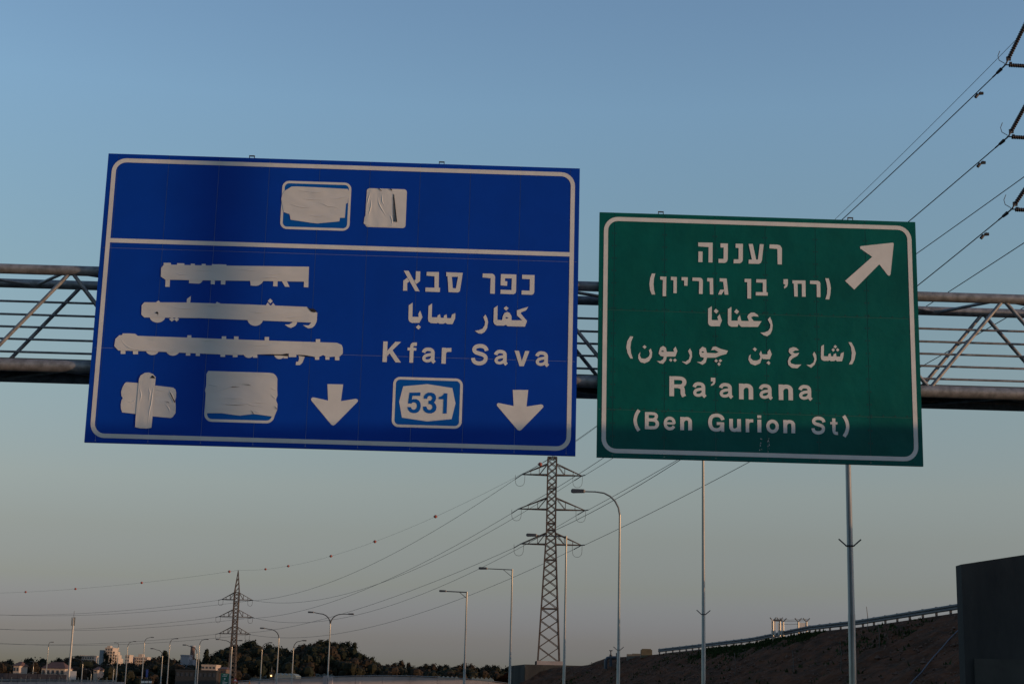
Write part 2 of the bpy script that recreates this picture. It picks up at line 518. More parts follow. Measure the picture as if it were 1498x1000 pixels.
def latin(items, ox, oy, s, off, root):
    for ch, xl, xr, yt, yb in items:
        u0, u1, z0, z1 = pxrect(ox + xl / s, ox + xr / s, oy + yt / s, oy + yb / s)
        mb = MB()
        for k, (v, f) in enumerate(glyph(ch)):
            pts = [(u0 + (u1 - u0) * a, z0 + (z1 - z0) * b) for a, b in v]
            ff = []
            for t in f:
                ar = 0
                for i in range(len(t)):
                    p, q = pts[t[i]], pts[t[(i + 1) % len(t)]]
                    ar += p[0] * q[1] - q[0] * p[1]
                ff.append(t if ar > 0 else tuple(reversed(t)))
            mb.add([gp(u, -off - .0006 * k, z) for u, z in pts], ff)
        part(mb, 'letter', WHITE, root)

# ------------------------------------------------------------------ the two signs
def sign_body(root, u0, u1, z0, z1, us, zs, m, hooks, jm):
    us = [u0] + [u for u in us if u0 + .05 < u < u1 - .05] + [u1]
    zs = [z0] + zs + [z1]
    gap = .0048
    for i in range(len(us) - 1):
        for j in range(len(zs) - 1):
            a, b, c, d = us[i] + gap, us[i + 1] - gap, zs[j] + gap, zs[j + 1] - gap
            if i == 0: a = us[i]
            if j == 0: c = zs[j]
            if i == len(us) - 2: b = us[i + 1]
            if j == len(zs) - 2: d = zs[j + 1]
            t = random.uniform(-.001, .001); t2 = random.uniform(-.001, .001)
            p = MB()
            vs = [gp(a, -t, c), gp(b, t, c), gp(b, t2, d), gp(a, -t2, d)]
            p.add(vs + [q + GY * .0035 for q in vs], [(0, 1, 2, 3), (7, 6, 5, 4), (0, 4, 5, 1), (1, 5, 6, 2), (2, 6, 7, 3), (3, 7, 4, 0)])
            part(p, 'panel', m, root)
    e = MB()   # shallow edge trim round the back, same colour
    for (a, b, c, d) in ((u0, u1, z0, z0 + .035), (u0, u1, z1 - .035, z1), (u0, u0 + .035, z0 + .035, z1 - .035), (u1 - .035, u1, z0 + .035, z1 - .035)):
        e.box(gp((a + b) / 2, .035, (c + d) / 2), b - a, .05, d - c, GX, GY)
    part(e, 'edge_trim', m, root)
    bk = MB(); bk.box(gp((u0 + u1) / 2, .0085, (z0 + z1) / 2), u1 - u0 - .08, .004, z1 - z0 - .08, GX, GY)
    part(bk, 'back_sheet', jm, root)
    for u in hooks:
        p = MB()
        p.box(gp(u, .063, (z0 + z1) / 2), .12, .045, z1 - z0 - .1, GX, GY)
        pr = part(p, 'mounting_post', DARKM, root)
        h = MB()
        for s in (-1, 1):
            h.box(gp(u + s * .045, .085, z1 + .02), .012, .03, .11, GX, GY)
        h.box(gp(u, .085, z1 + .068), .105, .034, .016, GX, GY)
        part(h, 'lifting_bracket', DARKM, root, parent=pr)
    for zc in [z0 + .5, (z0 + z1) / 2, z1 - .5]:
        p = MB(); p.box(gp((u0 + u1) / 2, .11, zc), u1 - u0 - .3, .045, .07, GX, GY)
        part(p, 'stiffening_rail', DARKM, root)

BU0, BU1, BZ0, BZ1 = -7.502, 1.176, 4.327 + EYE, 9.689 + EYE
HU0, HU1, HZ0, HZ1 = 1.553, 7.392, 4.317 + EYE, 8.858 + EYE
blue = thing('motorway_sign', 'large blue overhead motorway sign with taped-over place names and route 531 shield', 'road sign', gp((BU0 + BU1) / 2, 0, BZ0))
us = [on_gantry(246.9, 240)[0] + .9245 * k for k in range(-1, 9)]
sign_body(blue, BU0, BU1, BZ0, BZ1, us, [on_gantry(480, 518)[1], on_gantry(480, 372)[1]], BLUE, [on_gantry(367.5, 232)[0], on_gantry(646, 240)[0]], JOINT)
w = .078
part(band(BU0 + .085, BU1 - .085, BZ0 + .085, BZ1 - .085, .26, w, .004), 'border_stripe', WHITE, blue)
zd = (on_gantry(300, 355.2)[1] + on_gantry(700, 368.6)[1]) / 2
part(uzfilm([[(BU0 + .085 + w, zd - .04), (BU1 - .085 - w, zd - .04), (BU1 - .085 - w, zd + .04), (BU0 + .085 + w, zd + .04)]], .0045), 'divider_stripe', WHITE, blue)

heb1 = C(580, 385, 7.133, [
    [(76, 78), (127, 79), (241, 293), (196, 291)], [(72, 183), (112, 150), (135, 190), (112, 208), (112, 287), (68, 286)],
    [(203, 84), (249, 86), (246, 188), (205, 218), (185, 180), (200, 170)],
    [(316, 91), (443, 93), (441, 256), (456, 257), (452, 301), (301, 296), (303, 254), (397, 256), (397, 137), (313, 130)],
    [[(519, 94), (692, 101), (664, 282), (655, 298), (640, 306), (543, 301), (533, 138), (520, 137)], [(578, 142), (643, 142), (620, 262), (588, 261)]],
    [(900, 107), (1000, 109), (1020, 120), (1029, 142), (1026, 319), (977, 316), (983, 156), (898, 148)],
    [(1090, 113), (1251, 118), (1248, 295), (1240, 314), (1222, 323), (1085, 319), (1086, 276), (1200, 281), (1204, 158), (1133, 157), (1132, 187), (1156, 188), (1154, 236), (1086, 231)],
    [(1312, 121), (1441, 124), (1438, 300), (1430, 320), (1412, 330), (1304, 326), (1307, 284), (1390, 287), (1392, 167), (1310, 163)]])
letters(heb1, 'letter', WHITE, blue, .004)
ar1 = C(585, 440, 7.49, [
    [(97, 48), (140, 20), (137, 175), (205, 176), (203, 140), (222, 106), (247, 178), (213, 241), (130, 241), (103, 225), (93, 200)],
    [(204, 262), (230, 286), (205, 315), (174, 288)],
    [(314, 56), (353, 28), (349, 180), (410, 181), (413, 160), (440, 147), (447, 185), (480, 187), (484, 160), (512, 148), (517, 190), (560, 190), (570, 150), (608, 134), (606, 190), (577, 255), (520, 254), (495, 240), (480, 250), (435, 250), (415, 240), (400, 247), (340, 243), (312, 225), (308, 195)],
    [(914, 178), (937, 150), (958, 190), (966, 235), (955, 300), (930, 340), (895, 360), (860, 356), (820, 327), (860, 323), (905, 305), (930, 265), (934, 230)],
    [[(1030, 80), (1071, 53), (1068, 208), (1120, 212), (1128, 165), (1150, 130), (1180, 122), (1205, 135), (1222, 165), (1225, 213), (1340, 213), (1283, 160), (1281, 105), (1330, 88), (1405, 66), (1385, 103), (1330, 125), (1322, 138), (1393, 220), (1370, 283), (1180, 278), (1162, 262), (1140, 272), (1060, 270), (1035, 255), (1025, 230)],
     [(1153, 185), (1168, 177), (1190, 186), (1170, 197)]],
    [(1163, 58), (1191, 80), (1165, 108), (1137, 82)]])
letters(ar1, 'letter', WHITE, blue, .004)
latin([('K', 57, 210, 54, 224), ('f', 260, 336, 60, 228), ('a', 378, 496, 103, 236), ('r', 543, 622, 105, 237), ('S', 788, 930, 73, 250),
            ('a', 975, 1092, 122, 252), ('v', 1145, 1268, 130, 257), ('a', 1316, 1433, 134, 264)], 550, 490, 5.653, .004, blue)
# route shield
a = pxrect(574.1, 676.3, 552.2, 625.6)
part(band(*a, .125, .047, .0045), 'shield_border', WHITE, blue)
part(uzfilm([rr_uz(a[0] + .02, a[1] - .02, a[2] + .02, a[3] - .02, .11)], .0035), 'shield_field', BLUE2, blue)
octo = C(570, 545, 11.11, [[(220, 220), (615, 185), (1020, 248), (1070, 500), (1007, 752), (610, 790), (200, 728), (155, 470)]])
part(film(octo, .0055), 'route_plate', WHITE, blue)
five = C(570, 545, 11.11, [
    [(325, 322), (503, 320), (499, 377), (372, 374), (362, 436), (400, 425), (440, 430), (478, 452), (502, 492), (507, 545), (495, 600), (465, 638), (425, 655), (380, 655), (335, 640), (302, 605), (288, 555), (346, 557), (358, 585), (380, 599), (410, 598), (435, 578), (446, 548), (443, 512), (425, 488), (395, 480), (370, 485), (354, 502), (300, 498)],
    [(556, 422), (562, 380), (590, 342), (630, 323), (680, 322), (725, 338), (752, 375), (756, 420), (742, 458), (722, 483), (750, 515), (763, 558), (755, 605), (725, 640), (680, 660), (630, 660), (580, 640), (552, 605), (543, 550), (598, 548), (610, 582), (635, 602), (665, 602), (692, 583), (700, 553), (690, 525), (665, 510), (634, 508), (636, 454), (668, 452), (690, 435), (695, 408), (685, 385), (660, 376), (632, 380), (615, 398), (610, 425)],
    [(890, 333), (940, 335), (928, 664), (870, 662), (880, 432), (802, 428), (804, 394), (850, 380), (875, 358)]])
letters(five, 'digit', BLUE2, blue, .0085)
# lane arrows
arr1 = C(445, 550, 12.5, [[(425, 145), (713, 150), (672, 455), (935, 413), (970, 420), (985, 445), (975, 470), (565, 885), (530, 900), (495, 885), (130, 445), (125, 410), (150, 388), (180, 388), (437, 445)]])
part(film(arr1, .004), 'lane_arrow', WHITE, blue, 'left lane arrow pointing down')
arr2 = C(715, 560, 12.5, [[(438, 125), (722, 128), (690, 430), (955, 390), (985, 398), (1000, 425), (990, 450), (600, 850), (560, 872), (525, 855), (150, 415), (148, 385), (170, 365), (200, 368), (455, 420)]])
part(film(arr2, .004), 'lane_arrow', WHITE, blue, 'right lane arrow pointing down')
# covered route plates, top row
a = pxrect(411.4, 512.8, 266.0, 336.4)
part(band(*a, .125, .045, .0045), 'plate_border', WHITE, blue)
part(uzfilm([rr_uz(a[0] + .02, a[1] - .02, a[2] + .02, a[3] - .02, .11)], .0035), 'plate_field', BLUE2, blue)
t = C(400, 255, 7.133, [[(120, 172), (190, 130), (240, 128), (500, 140), (775, 155), (790, 180), (775, 300), (757, 310), (745, 455), (695, 455), (688, 492), (455, 514), (400, 508), (180, 475), (168, 415), (145, 410), (108, 395), (96, 330), (82, 262), (90, 215)]])
part(film(t, .009), 'cover_tape', TAPE, blue, 'wrinkled tape over the wide route plate')
a = pxrect(535.3, 594.3, 276.2, 332.9)
part(uzfilm([rr_uz(*a, .055)], .004), 'square_plate', WHITE, blue)
t = C(400, 255, 7.133, [[(978, 160), (1000, 148), (1120, 150), (1240, 168), (1255, 210), (1285, 500), (1290, 545), (1100, 548), (985, 540), (942, 515), (950, 450), (960, 430), (970, 250)]])
part(film(t, .0075), 'cover_tape', TAPEV, blue, 'creased tape over the square plate')
t = C(400, 255, 7.133, [[(1250, 205), (1260, 215), (1291, 498), (1276, 500)], [(1246, 240), (1250, 240), (1268, 497), (1256, 495)], [(1092, 150), (1104, 150), (1132, 175), (1122, 174)], [(1205, 152), (1235, 158), (1240, 178), (1225, 166)]])
letters(t, 'tape_slit_and_shade', SLOT, blue, .013)
def ridges(ox, oy, s, lines, off, m, wd_=.013, hh=.006):
    for L in lines:
        P = smooth([on_gantry(ox + x / s, oy + y / s) for x, y in L], 3)
        mb = MB(); vs = []; n = len(P)
        for i, (u, z) in enumerate(P):
            u0, z0 = P[max(i - 1, 0)]; u1, z1 = P[min(i + 1, n - 1)]
            l = math.hypot(u1 - u0, z1 - z0); a_, b_ = -(z1 - z0) / l * wd_, (u1 - u0) / l * wd_
            f_ = math.sin(math.pi * (i + .3) / (n - .4)); f_ = max(.05, f_)
            vs += [gp(u + a_ * f_, -off, z + b_ * f_), gp(u, -off - hh * f_, z), gp(u - a_ * f_ * .35, -off, z - b_ * f_ * .35)]
        fs = []
        for i in range(n - 1):
            k = i * 3
            fs += [(k, k + 3, k + 4, k + 1), (k + 1, k + 4, k + 5, k + 2)]
        mb.add(vs, fs, False)
        part(mb, 'tape_crease', m, blue)
ridges(400, 255, 7.133, [[(170, 310), (240, 335), (320, 350), (390, 345)], [(430, 290), (510, 310), (570, 335), (640, 345), (700, 365)], [(230, 160), (330, 180), (460, 190), (560, 175)], [(300, 255), (400, 265), (520, 262)], [(380, 430), (450, 440), (550, 430)], [(600, 265), (690, 255), (770, 235)]], .0092, TAPE)
ridges(400, 255, 7.133, [[(1012, 190), (990, 260), (975, 330)], [(1022, 260), (1015, 350), (990, 430)], [(1095, 230), (1100, 300), (1140, 380), (1180, 440)], [(1140, 200), (1135, 280), (1160, 330)], [(1215, 420), (1235, 470), (1240, 520)]], .0078, TAPEV)
ridges(225, 375, 6.242, [[(370, 125), (460, 133), (545, 128)], [(760, 115), (870, 130), (950, 125)], [(950, 208), (1080, 192), (1160, 212)], [(1030, 160), (1100, 165), (1170, 150)], [(200, 150), (250, 170), (300, 165)]], .0092, TAPE)
ridges(200, 430, 5.447, [[(540, 85), (600, 97), (680, 90)], [(900, 140), (980, 150), (1060, 140)], [(300, 110), (400, 120), (470, 112)], [(1150, 180), (1230, 190), (1330, 175)]], .0092, TAPE)
ridges(160, 480, 8.322, [[(130, 110), (165, 170), (220, 225), (290, 255), (420, 272), (600, 280), (800, 300)], [(1130, 145), (1190, 150), (1260, 145)], [(1700, 200), (1850, 215), (2000, 205)]], .0092, TAPE)
ridges(290, 535, 11.11, [[(160, 300), (240, 318), (320, 330)], [(300, 385), (420, 385), (530, 345), (690, 338)], [(420, 515), (560, 530), (680, 525), (760, 540)], [(640, 600), (800, 620), (900, 650), (1100, 670)], [(370, 600), (450, 628), (600, 635), (760, 640)], [(900, 590), (1000, 600), (1140, 605)], [(1180, 360), (1230, 385), (1280, 400)], [(1180, 460), (1230, 510), (1262, 530)], [(900, 740), (960, 752), (1020, 770)]], .0104, TAPE)
ridges(165, 535, 10, [[(820, 340), (870, 430), (905, 520)], [(770, 560), (820, 620), (840, 690)], [(220, 520), (280, 535), (340, 490)], [(620, 340), (700, 360), (780, 350)]], .0078, TAPE)
ridges(165, 535, 10, [[(600, 300), (580, 420), (562, 560), (535, 680), (515, 880)], [(530, 330), (545, 400), (530, 520)], [(400, 330), (415, 430), (400, 520)]], .0145, TAPEV)
# taped-out place name, three lines
rem = [[(90, 58), (157, 60), (157, 85), (90, 85)], [(213, 62), (280, 64), (280, 88), (213, 88)], [(338, 66), (376, 68), (376, 92), (338, 92)], [(438, 69), (474, 70), (474, 94), (438, 94)],
       [(532, 72), (663, 75), (663, 96), (532, 96)], [(108, 205), (148, 205), (145, 278), (105, 277)], [(322, 213), (450, 216), (430, 243), (413, 249), (322, 245)],
       [(522, 218), (558, 218), (557, 256), (520, 254)], [(613, 220), (655, 220), (652, 258), (613, 256)], [(880, 222), (1002, 224), (985, 248), (960, 264), (935, 270), (885, 266)],
       [(1092, 225), (1131, 225), (1129, 274), (1090, 272)], [(1168, 225), (1215, 227), (1240, 279), (1198, 276)], [(1372, 228), (1413, 228), (1411, 283), (1370, 281)]]
letters(C(225, 375, 6.242, rem), 'letter_stub', WHITE, blue)
part(film(C(225, 375, 6.242, [[(68, 105), (95, 75), (400, 82), (900, 88), (1418, 95), (1412, 232), (900, 224), (500, 220), (105, 213), (65, 185)]]), .009), 'cover_tape', TAPE, blue, 'tape strip over the Hebrew name')
def arc(cx_, cy_, rx, ry, a0, a1, n=10):
    return [(cx_ + rx * math.cos(R(a0 + (a1 - a0) * i / n)), cy_ + ry * math.sin(R(a0 + (a1 - a0) * i / n))) for i in range(n + 1)]
rem = [[(400, 40), (432, 15), (426, 75), (398, 75)], [(1064, 36), (1084, 57), (1065, 76), (1044, 56)], [(1045, 66), (1064, 95), (1026, 95)], [(1087, 70), (1108, 98), (1068, 98)],
       [(158, 62), (176, 52), (190, 70), (158, 70)], [(626, 78), (640, 62), (672, 78)], arc(166, 180, 62, 48, -5, 185), arc(945, 198, 63, 56, 0, 182),
       [(281, 183), (302, 203), (280, 220), (258, 201)], [(319, 183), (338, 203), (318, 220), (298, 202)],
       [(1180, 243), (1215, 242), (1242, 226), (1246, 210), (1280, 212), (1276, 235), (1262, 255), (1230, 270), (1205, 262)],
       [(1325, 248), (1370, 250), (1392, 228), (1395, 205), (1438, 195), (1432, 225), (1415, 255), (1395, 270), (1365, 273)]]
letters(C(200, 430, 5.447, rem), 'letter_stub', WHITE, blue)
part(film(C(200, 430, 5.447, [[(62, 66), (400, 68), (900, 84), (1355, 103), (1395, 128), (1440, 150), (1435, 205), (1395, 228), (1000, 212), (500, 192), (60, 187), (38, 165), (40, 90)]]), .009), 'cover_tape', TAPE, blue, 'tape strip over the Arabic name')
letters(C(200, 430, 5.447, [[(1358, 104), (1380, 116), (1412, 118), (1436, 138), (1420, 147), (1392, 143)], [(163, 140), (174, 150), (170, 176), (168, 158), (148, 152)]]), 'tape_slit_and_shade', SLOT, blue, .0135)
def rc(x0, y0, x1, y1):
    return [(x0, y0), (x1, y0), (x1, y1), (x0, y1)]
rem = [rc(274, 490.2, 280, 496), rc(324.5, 491.8, 331, 498), rc(342.4, 492, 349, 499), rc(387.2, 492.8, 393.6, 500), rc(462, 496, 468.5, 503),
       rc(176.6, 510, 183.5, 517.5), rc(194.6, 510, 202, 518), rc(272, 514, 278.4, 520), rc(286.5, 515, 292.6, 520.5), rc(322.6, 515, 329.5, 521.8), rc(340.5, 516, 347.5, 522.2),
       rc(460.8, 518, 467, 526), rc(476, 518, 482, 526), rc(490, 518, 496.5, 526.8), rc(422.5, 515, 433.5, 522.2), rc(370, 516, 376.5, 523), rc(415, 516, 421, 524),
       arc(223, 511, 10, 8.2, -5, 185), arc(253, 512, 10, 8.2, -5, 185), arc(364, 515.5, 8.2, 8, -5, 185), arc(409, 517, 8.4, 8, -5, 185),
       [(436.9, 519), (446.6, 520), (442.3, 530.5), (438.7, 533.8), (432.7, 533.8), (433, 529.3), (436.3, 528.6), (437.6, 525)]]
letters([[p] for p in rem], 'letter_stub', WHITE, blue)
part(film([[[(169, 495.6), (174.4, 490.4), (179, 490), (179.5, 487.6), (190, 487.7), (197.8, 488.2), (202, 491.2), (260, 493.2), (340, 496.2), (420, 499), (493, 501.3), (500, 504.5), (501.5, 509), (501.6, 517), (497.5, 521),
       (482, 522), (477.5, 521.6), (472.5, 519.2), (468, 521.5), (460, 522), (450, 520.2), (440, 519.2), (432, 518.6), (423, 516.8), (413, 517.6), (390, 518), (365, 518.6), (340, 519.2), (300, 517.3), (240, 514.6), (173, 512.5), (167.3, 506)]]], .009),
     'cover_tape', TAPE, blue, 'tape strip over the Latin name')
letters([[[(376, 518.6), (400, 518.3), (413, 518.4), (420, 517), (421.5, 518), (422, 521), (413, 519.8), (395, 519.6)]], [[(436, 518.9), (446, 519.4), (460, 521.8), (448, 521.6), (438, 520)]]], 'tape_slit_and_shade', SLOT, blue, .0135)
# covered symbols, bottom row
cr = C(165, 535, 10, [[(200, 238), (380, 250), (600, 283), (890, 318), (918, 345), (930, 400), (926, 460), (912, 508), (918, 540), (923, 600), (918, 690), (880, 745), (850, 762), (585, 737), (340, 703), (140, 680), (120, 625), (117, 560), (130, 500), (148, 470), (128, 440), (122, 380), (145, 310), (175, 255)]])
part(film(cr, .0075), 'cover_tape', TAPE, blue, 'wide horizontal tape of the cross-shaped cover')
cr = C(165, 535, 10, [[(385, 190), (410, 140), (470, 103), (530, 98), (590, 120), (632, 165), (620, 285), (600, 500), (585, 735), (567, 905), (500, 917), (400, 912), (328, 895), (340, 700), (360, 480), (380, 250)]])
part(film(cr, .014), 'cover_tape', TAPEV, blue, 'upright tape of the cross-shaped cover')
letters(C(165, 535, 10, [[(585, 135), (628, 182), (552, 180)], [(835, 395), (842, 392), (915, 525), (905, 540)], [(750, 512), (820, 532), (832, 548), (800, 532)]]), 'tape_slit_and_shade', SLOT, blue, .019)
a = pxrect(300.6, 403.2, 543.8, 617.8)
part(band(*a, .14, .048, .0045), 'plate_border', WHITE, blue)
part(uzfilm([rr_uz(a[0] + .02, a[1] - .02, a[2] + .02, a[3] - .02, .12)], .0035), 'plate_field', BLUE2, blue)
t = C(290, 535, 11.11, [[(135, 130), (165, 82), (300, 86), (700, 100), (1160, 113), (1225, 125), (1265, 160), (1288, 210), (1284, 380), (1290, 480), (1268, 540), (1270, 570), (1290, 620), (1285, 710), (1240, 820), (1210, 822), (910, 782), (780, 795), (680, 808), (600, 800), (380, 768), (135, 768), (115, 600), (122, 440), (112, 400), (130, 320)]])
part(film(t, .010), 'cover_tape', TAPE, blue, 'wide wrinkled tape over the bottom route plate')
letters(C(290, 535, 11.11, [[(845, 715), (885, 745), (908, 785), (890, 782), (878, 755)], [(1232, 642), (1284, 695), (1280, 712)], [(700, 300), (820, 302), (860, 322), (800, 312)], [(430, 622), (590, 632), (760, 640), (600, 640)], [(530, 345), (560, 335), (680, 340), (560, 350)]]), 'tape_slit_and_shade', mat('tape_crease_shade', (.16, .15, .14), .8), blue, .0145)  # shade of creases and folds painted as dark slivers on the tape

green = thing('exit_sign', "green overhead exit sign to Ra'anana, Ben Gurion St, with arrow pointing up right", 'road sign', gp((HU0 + HU1) / 2, 0, HZ0))
us = [on_gantry(899, 330)[0] + .9245 * k for k in range(0, 7)]
gzs = [on_gantry(1110, 604.5)[1], on_gantry(1110, 459.5)[1]]
sign_body(green, HU0, HU1, HZ0, HZ1, us, gzs, GREEN, [on_gantry(967.5, 315)[0], on_gantry(1245.5, 323)[0]], JOINTG)
part(band(HU0 + .082, HU1 - .082, HZ0 + .082, HZ1 - .082, .26, w, .004), 'border_stripe', WHITE, green)
rv = MB()
def rivet(u, z):
    vs = [gp(u + .011 * math.cos(q * 1.0472), -.0030, z + .011 * math.sin(q * 1.0472)) for q in range(6)]
    rv.add(vs, [tuple(range(6))])
for u in us:
    z = HZ0 + .15
    while z < HZ1 - .1:
        if HU0 + .06 < u < HU1 - .06:
            rivet(u - .03, z); rivet(u + .03, z)
        z += .235
for z in gzs:
    u = HU0 + .2
    while u < HU1 - .1:
        rivet(u, z + .025); u += .215
u = HU0 + .2
while u < HU1 - .1:
    rivet(u, HZ0 + .04); u += .26
r_ = part(rv, 'rivets', RIVET, green); r_['kind'] = 'stuff'
scr = MB()
for i in range(26):
    u, z = on_gantry(random.choice((1112.5, 1124)) + random.gauss(0, 1.0), random.uniform(641, 662))
    d = random.uniform(.006, .018)
    scr.add([gp(u, -.0055, z), gp(u + d, -.0055, z + d * .4), gp(u + d * .3, -.0055, z + d * 1.6)], [(0, 1, 2)])
part(scr, 'scratch_marks', WHITE, green)

hg1 = C(1010, 345, 10.7, [
    [(122, 104), (348, 108), (346, 416), (282, 415), (284, 176), (122, 165)], [(126, 244), (190, 245), (188, 412), (123, 410)],
    [(470, 118), (586, 120), (583, 370), (570, 405), (540, 424), (437, 422), (440, 360), (518, 362), (520, 184), (470, 182)],
    [(707, 123), (821, 126), (819, 380), (806, 410), (775, 430), (674, 430), (677, 368), (752, 368), (754, 190), (707, 187)],
    [(910, 128), (975, 128), (1028, 372), (1056, 372), (1085, 130), (1146, 134), (1118, 385), (1100, 425), (1065, 440), (910, 436), (912, 373), (962, 373)],
    [(1238, 135), (1360, 138), (1405, 150), (1432, 195), (1430, 448), (1365, 445), (1360, 205), (1237, 195)]])
letters(hg1, 'letter', WHITE, green, .004)
hg2 = C(940, 393, 9.987, [
    [(136, 70), (186, 71), (165, 150), (160, 230), (168, 310), (184, 377), (134, 376), (108, 310), (100, 220), (110, 140)],
    [(256, 114), (348, 119), (342, 402), (292, 400), (296, 165), (256, 158)], [(413, 118), (500, 121), (498, 358), (450, 356), (452, 170), (412, 165)],
    [(570, 124), (660, 127), (656, 250), (607, 248), (609, 173), (569, 170)],
    [(728, 130), (840, 133), (868, 145), (880, 175), (877, 370), (822, 369), (826, 182), (727, 178)],
    [(945, 136), (1030, 138), (1033, 376), (983, 374), (980, 188), (943, 182)],
    [(1125, 140), (1228, 144), (1253, 380), (1198, 379), (1178, 190), (1126, 186)], [(1133, 306), (1200, 307), (1152, 378), (1103, 377)]])
hg2 += C(1080, 393, 9.987, [
    [(92, 149), (187, 150), (186, 437), (132, 436), (130, 198), (92, 195)],
    [(262, 155), (409, 158), (410, 346), (430, 347), (429, 394), (254, 390), (256, 342), (358, 344), (358, 205), (260, 202)],
    [(660, 154), (724, 153), (726, 215), (712, 262), (675, 290), (665, 270), (688, 235), (660, 222)],
    [(791, 170), (981, 172), (984, 410), (930, 409), (928, 220), (866, 219), (868, 408), (818, 405), (810, 218), (791, 215)],
    [(1048, 175), (1160, 177), (1190, 190), (1199, 220), (1200, 416), (1147, 415), (1144, 228), (1046, 221)],
    [(1268, 140), (1320, 142), (1342, 215), (1352, 290), (1345, 370), (1328, 450), (1272, 446), (1295, 370), (1300, 290), (1290, 215)]])
letters(hg2, 'letter', WHITE, green, .004)
ag1 = C(1020, 440, 11.52, [
    [(182, 130), (245, 90), (243, 323), (352, 325), (338, 270), (378, 222), (415, 330), (378, 427), (235, 427), (200, 410), (182, 375)], [(312, 132), (358, 172), (322, 216), (277, 174)],
    [(515, 140), (575, 100), (574, 333), (683, 335), (680, 290), (718, 240), (742, 338), (870, 340), (842, 270), (860, 230), (905, 198), (960, 198), (1010, 230), (1035, 268), (950, 258), (905, 275), (950, 340), (1083, 344), (1022, 438), (745, 438), (715, 415), (698, 385), (678, 436), (575, 436), (530, 415), (515, 380)],
    [(658, 138), (705, 180), (668, 223), (620, 185)],
    [(1187, 315), (1224, 270), (1255, 340), (1270, 410), (1262, 490), (1230, 560), (1175, 595), (1120, 580), (1060, 535), (1130, 532), (1195, 505), (1228, 455), (1232, 400)]])
letters(ag1, 'letter', WHITE, green, .004)
ag2 = C(905, 485, 8.322, [
    [(140, 55), (178, 60), (152, 120), (143, 190), (150, 260), (173, 326), (142, 325), (108, 260), (93, 190), (105, 115)],
    [(265, 245), (258, 290), (275, 325), (320, 330), (365, 305), (380, 270), (368, 225), (392, 205), (408, 250), (402, 310), (370, 360), (315, 384), (265, 370), (238, 325), (240, 280)],
    [(314, 162), (340, 185), (318, 210), (290, 186)],
    [[(490, 245), (505, 195), (540, 173), (575, 195), (585, 243), (675, 245), (665, 215), (692, 182), (715, 235), (690, 303), (585, 303), (575, 350), (540, 390), (505, 385), (462, 357), (510, 358), (540, 335), (550, 305), (510, 295), (487, 270)], [(513, 240), (535, 228), (556, 243), (535, 247)]],
    [(632, 325), (655, 345), (635, 367), (612, 345)], [(684, 325), (708, 345), (686, 368), (662, 347)],
    [(845, 235), (868, 203), (890, 245), (893, 305), (870, 370), (825, 400), (768, 363), (815, 365), (855, 335), (868, 290)],
    [[(980, 265), (985, 215), (1020, 183), (1060, 200), (1075, 258), (1185, 262), (1215, 248), (1165, 220), (1125, 227), (1145, 185), (1180, 180), (1240, 208), (1331, 233), (1310, 272), (1240, 290), (1180, 316), (1075, 317), (1060, 375), (1020, 403), (950, 368), (1000, 368), (1030, 345), (1038, 318), (995, 305)], [(1005, 250), (1022, 238), (1043, 250), (1025, 258)]],
    [(1185, 333), (1208, 355), (1186, 376), (1165, 355)], [(1237, 333), (1260, 352), (1238, 374), (1215, 354)], [(1222, 370), (1243, 395), (1222, 417), (1200, 395)]])
ag2 += C(1080, 485, 8.322, [
    [(150, 275), (148, 320), (180, 350), (225, 352), (260, 335), (270, 305), (255, 270), (275, 232), (292, 275), (355, 277), (355, 245), (383, 212), (408, 275), (383, 335), (300, 333), (290, 320), (265, 385), (205, 411), (150, 390), (122, 340), (130, 295)],
    [(199, 190), (226, 212), (206, 241), (175, 213)], [(368, 356), (391, 380), (372, 405), (342, 378)],
    [(612, 245), (620, 205), (665, 188), (705, 195), (738, 228), (690, 230), (660, 250), (690, 265), (742, 258), (720, 293), (660, 325), (632, 355), (640, 385), (690, 400), (767, 400), (720, 445), (650, 440), (610, 405), (602, 360), (620, 310), (650, 285), (630, 268)],
    [(905, 275), (925, 243), (948, 285), (952, 340), (930, 400), (885, 440), (828, 403), (875, 402), (915, 375), (927, 330)],
    [(1008, 178), (1042, 157), (1040, 298), (1095, 300), (1097, 275), (1122, 262), (1130, 300), (1155, 300), (1160, 275), (1188, 262), (1195, 303), (1240, 303), (1247, 265), (1283, 247), (1280, 300), (1262, 360), (1200, 360), (1185, 345), (1165, 358), (1125, 358), (1110, 348), (1095, 355), (1040, 355), (1012, 340), (1005, 310)],
    [(1180, 162), (1202, 183), (1180, 204), (1158, 183)], [(1155, 200), (1176, 222), (1155, 245), (1134, 222)], [(1208, 200), (1230, 222), (1210, 243), (1188, 222)],
    [(1342, 128), (1377, 130), (1410, 190), (1430, 262), (1415, 340), (1385, 398), (1347, 397), (1375, 340), (1382, 262), (1372, 190)]])
letters(ag2, 'letter', WHITE, green, .004)
latin([('R', 60, 222, 67, 265), ('a', 280, 414, 122, 273), ('\u2019', 455, 498, 80, 158), ('a', 532, 668, 130, 280), ('n', 723, 858, 136, 286),
            ('a', 912, 1046, 141, 292), ('n', 1101, 1237, 145, 293), ('a', 1289, 1424, 149, 300)], 970, 540, 6.513, .004, green)
latin([('(', 55, 140, 67, 342), ('B', 195, 367, 104, 313), ('e', 424, 568, 158, 325), ('n', 624, 768, 163, 325), ('G', 965, 1166, 122, 341), ('u', 1221, 1364, 187, 344)], 920, 590, 8.322, .004, green)
